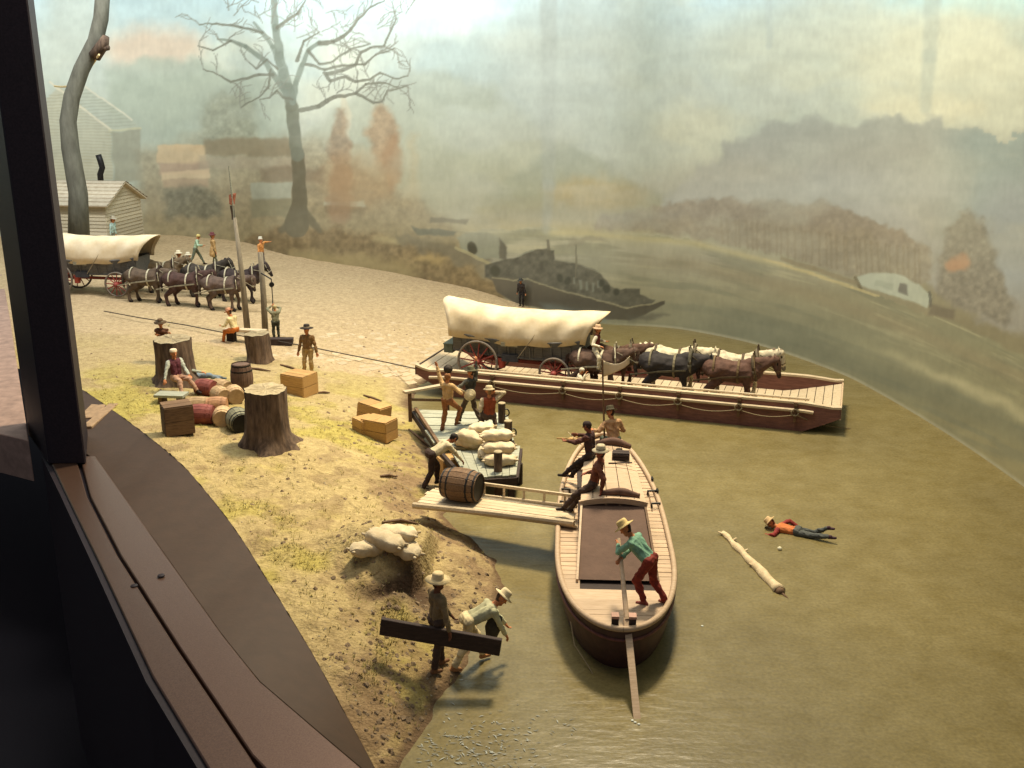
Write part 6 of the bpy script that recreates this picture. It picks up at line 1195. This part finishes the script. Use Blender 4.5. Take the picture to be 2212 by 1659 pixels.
for i in range(-62, 24):
    for j in range(-12, 60):
        p = c0 + du * (i * .47 + (.235 if j % 2 else 0)) + dv * (j * .29)
        h_ = hz(p.x, p.y)
        if h_ < .06 or p.y > 56: continue
        if p.y + p.x * .25 < 34.9 + fbm(np.array([p.x * .7]), np.array([p.y * .7]), 2, 8)[0] * 1.6: continue
        px, py = proj((p.x, p.y, h_))
        if px < 420 or px > 1150 or random.random() < .05: continue
        cand.append((p.y, p, h_, i, j))
cand = [c_ for c_ in cand if (c_[1] - c0).length < 7.5]; cand.sort(key=lambda c_: (c_[1] - c0).length)
far = MB()
for k, (_, p, h_, i, j) in enumerate(cand):
    e = .15; nx = (hz(p.x - e, p.y) - hz(p.x + e, p.y)) / (2 * e); nyy = (hz(p.x, p.y - e) - hz(p.x, p.y + e)) / (2 * e); rt = Vector((nx, nyy, 1)).normalized().to_track_quat('Z', 'Y').to_matrix() @ Matrix.Rotation(ang0 + random.uniform(-.06, .06), 3, 'Z')
    pos = Vector((p.x + random.uniform(-.02, .02), p.y + random.uniform(-.02, .02), h_ + random.uniform(-.012, .004) - .022 * min(1, (p - c0).length / 8)))
    if k < 300:
        o = obj('paving_stone', PST[k % 4], pave_); o.matrix_parent_inverse = Matrix.Translation(pave_.location).inverted(); o.location = pos; o.rotation_euler = rt.to_euler()
    else:
        me = PST[k % 4]; far.add([pos + rt @ v_.co for v_ in me.vertices], [tuple(f_.vertices) for f_ in me.polygons])
o = rel(far.build('far_paving', MATS['paving_stone_tan']), pave_); o['kind'] = 'stuff'
# clods, pebbles and turf tufts on the bank
def scatter(name, label, n, mt, sizes, weight, blade=False, seed=1):
    rng = random.Random(seed); g_ = np.random.default_rng(seed); m_ = n * 10; px, py = g_.uniform(200, 1110, m_), g_.uniform(700, 1655, m_)
    dr = np.stack([(px - CX) / F, math.cos(PITCH) - (py - CY) / F * math.sin(PITCH), -math.sin(PITCH) - (py - CY) / F * math.cos(PITCH)], 1); P = np.array(CAM)[None] + dr * ((.9 - CAM.z) / dr[:, 2])[:, None]; X, Y = P[:, 0], P[:, 1]
    h_ = H(X, Y); ok = (h_ > .03) & (X > xleft(Y) + .15) & (g_.random(m_) < weight(px, py, X, Y, h_)); idx = np.nonzero(ok)[0][:n]; b = MB()
    for k in idx:
        s_ = rng.uniform(*sizes); x0, y0, z0 = X[k], Y[k], h_[k]
        if blade:
            for q_ in range(5):
                a_ = rng.uniform(0, 6.28); d_ = Vector((math.cos(a_), math.sin(a_), 0)); o_ = Vector((x0, y0, z0 - .01)) + d_ * s_ * .3; w_ = Vector((-d_.y, d_.x, 0)) * s_ * .12; b.add([o_ - w_, o_ + w_, o_ + d_ * s_ * .6 + Vector((0, 0, s_ * rng.uniform(.5, 1.1)))], [(0, 1, 2)])
        else:
            vs = [Vector((x, y, z)) * s_ * rng.uniform(.7, 1.15) for x, y, z in ((1, 0, .1), (.3, .9, 0), (-.8, .5, .05), (-.7, -.6, 0), (.4, -.8, .1), (.3, .3, .62), (-.3, -.2, .7))]; r_ = Matrix.Rotation(rng.uniform(0, 6.28), 3, 'Z')
            b.add([Vector((x0, y0, z0 - .01)) + r_ @ v_ for v_ in vs], [(0, 1, 5), (1, 2, 5), (2, 6, 5), (2, 3, 6), (3, 4, 6), (4, 0, 5), (4, 5, 6)])
    tag(b.build(name, mt), label, None, None, 'stuff')
shore_w = lambda px, py, X, Y, h_: np.where((h_ < .75) & (py > 880), 1.0, np.where((px > 720) & (px < 960) & (py > 1120) & (py < 1360), .55, .07))
scatter('dirt_clods', 'brown dirt clods along the muddy shore', 750, mat('clod_brown', (.27, .19, .11), .95, (.16, .11, .065), 12, .4), (.025, .085), shore_w, seed=3)
scatter('pebbles', 'pale pebbles scattered over the bank', 500, mat('pebble_tan', (.40, .33, .22), .9, None, 12, .2), (.015, .04), lambda px, py, X, Y, h_: np.where(h_ < .9, .5, .25), seed=4)
scatter('turf_tufts', 'tufts of yellow green moss and turf on the bank', 2200, mat('tuft_olive', (.44, .37, .13), .95, (.34, .285, .09), 3, 0), (.04, .10), lambda px, py, X, Y, h_: np.where(h_ > .5, .9, .1) * (.2 + .8 * (fbm(X * .55, Y * .55, 4, 41) > .5)) * np.where(py > 840, 1, .12), True, 5)
# white slivers by the shore: ripple foam, and glints modelled as pale geometry
fo = MB(); rng = random.Random(12)
for k in range(330):
    x, y = rng.gauss(1010, 95), rng.gauss(1615, 38)
    if y > 1700 or x < 885 - (1600 - y) * .0: continue
    p = at(x, y, .012)
    if hz(p.x, p.y) > -.02: continue
    l_ = rng.uniform(.03, .14) * (1.4 if rng.random() < .15 else 1); w_ = rng.uniform(.006, .014); a_ = rng.gauss(-.35, .5); d = Vector((math.cos(a_), math.sin(a_), 0)); s_ = Vector((-d.y, d.x, 0)); m_ = d * l_ * .5 + s_ * rng.uniform(-.02, .02)
    fo.add([p, p + m_ - s_ * w_ + Vector((0, 0, .004)), p + d * l_, p + m_ + s_ * w_ + Vector((0, 0, .004)), p + m_ + Vector((0, 0, .012))], [(0, 1, 4), (1, 2, 4), (2, 3, 4), (3, 0, 4)])
for (x, y) in ((1372, 1560), (1366, 1556), (1380, 1564), (1517, 1352)):
    p = at(x, y, .008); fo.lathe([(0, 0), (.028, .003), (.018, .010), (0, .014)], 8, c=p)
tag(fo.build('foam_glint_flecks', mat('foam_glint_white', (.58, .60, .52), .4)), 'small white flecks of ripple foam and modelled glints on the near water', None, None, 'stuff')
finish_bodies()
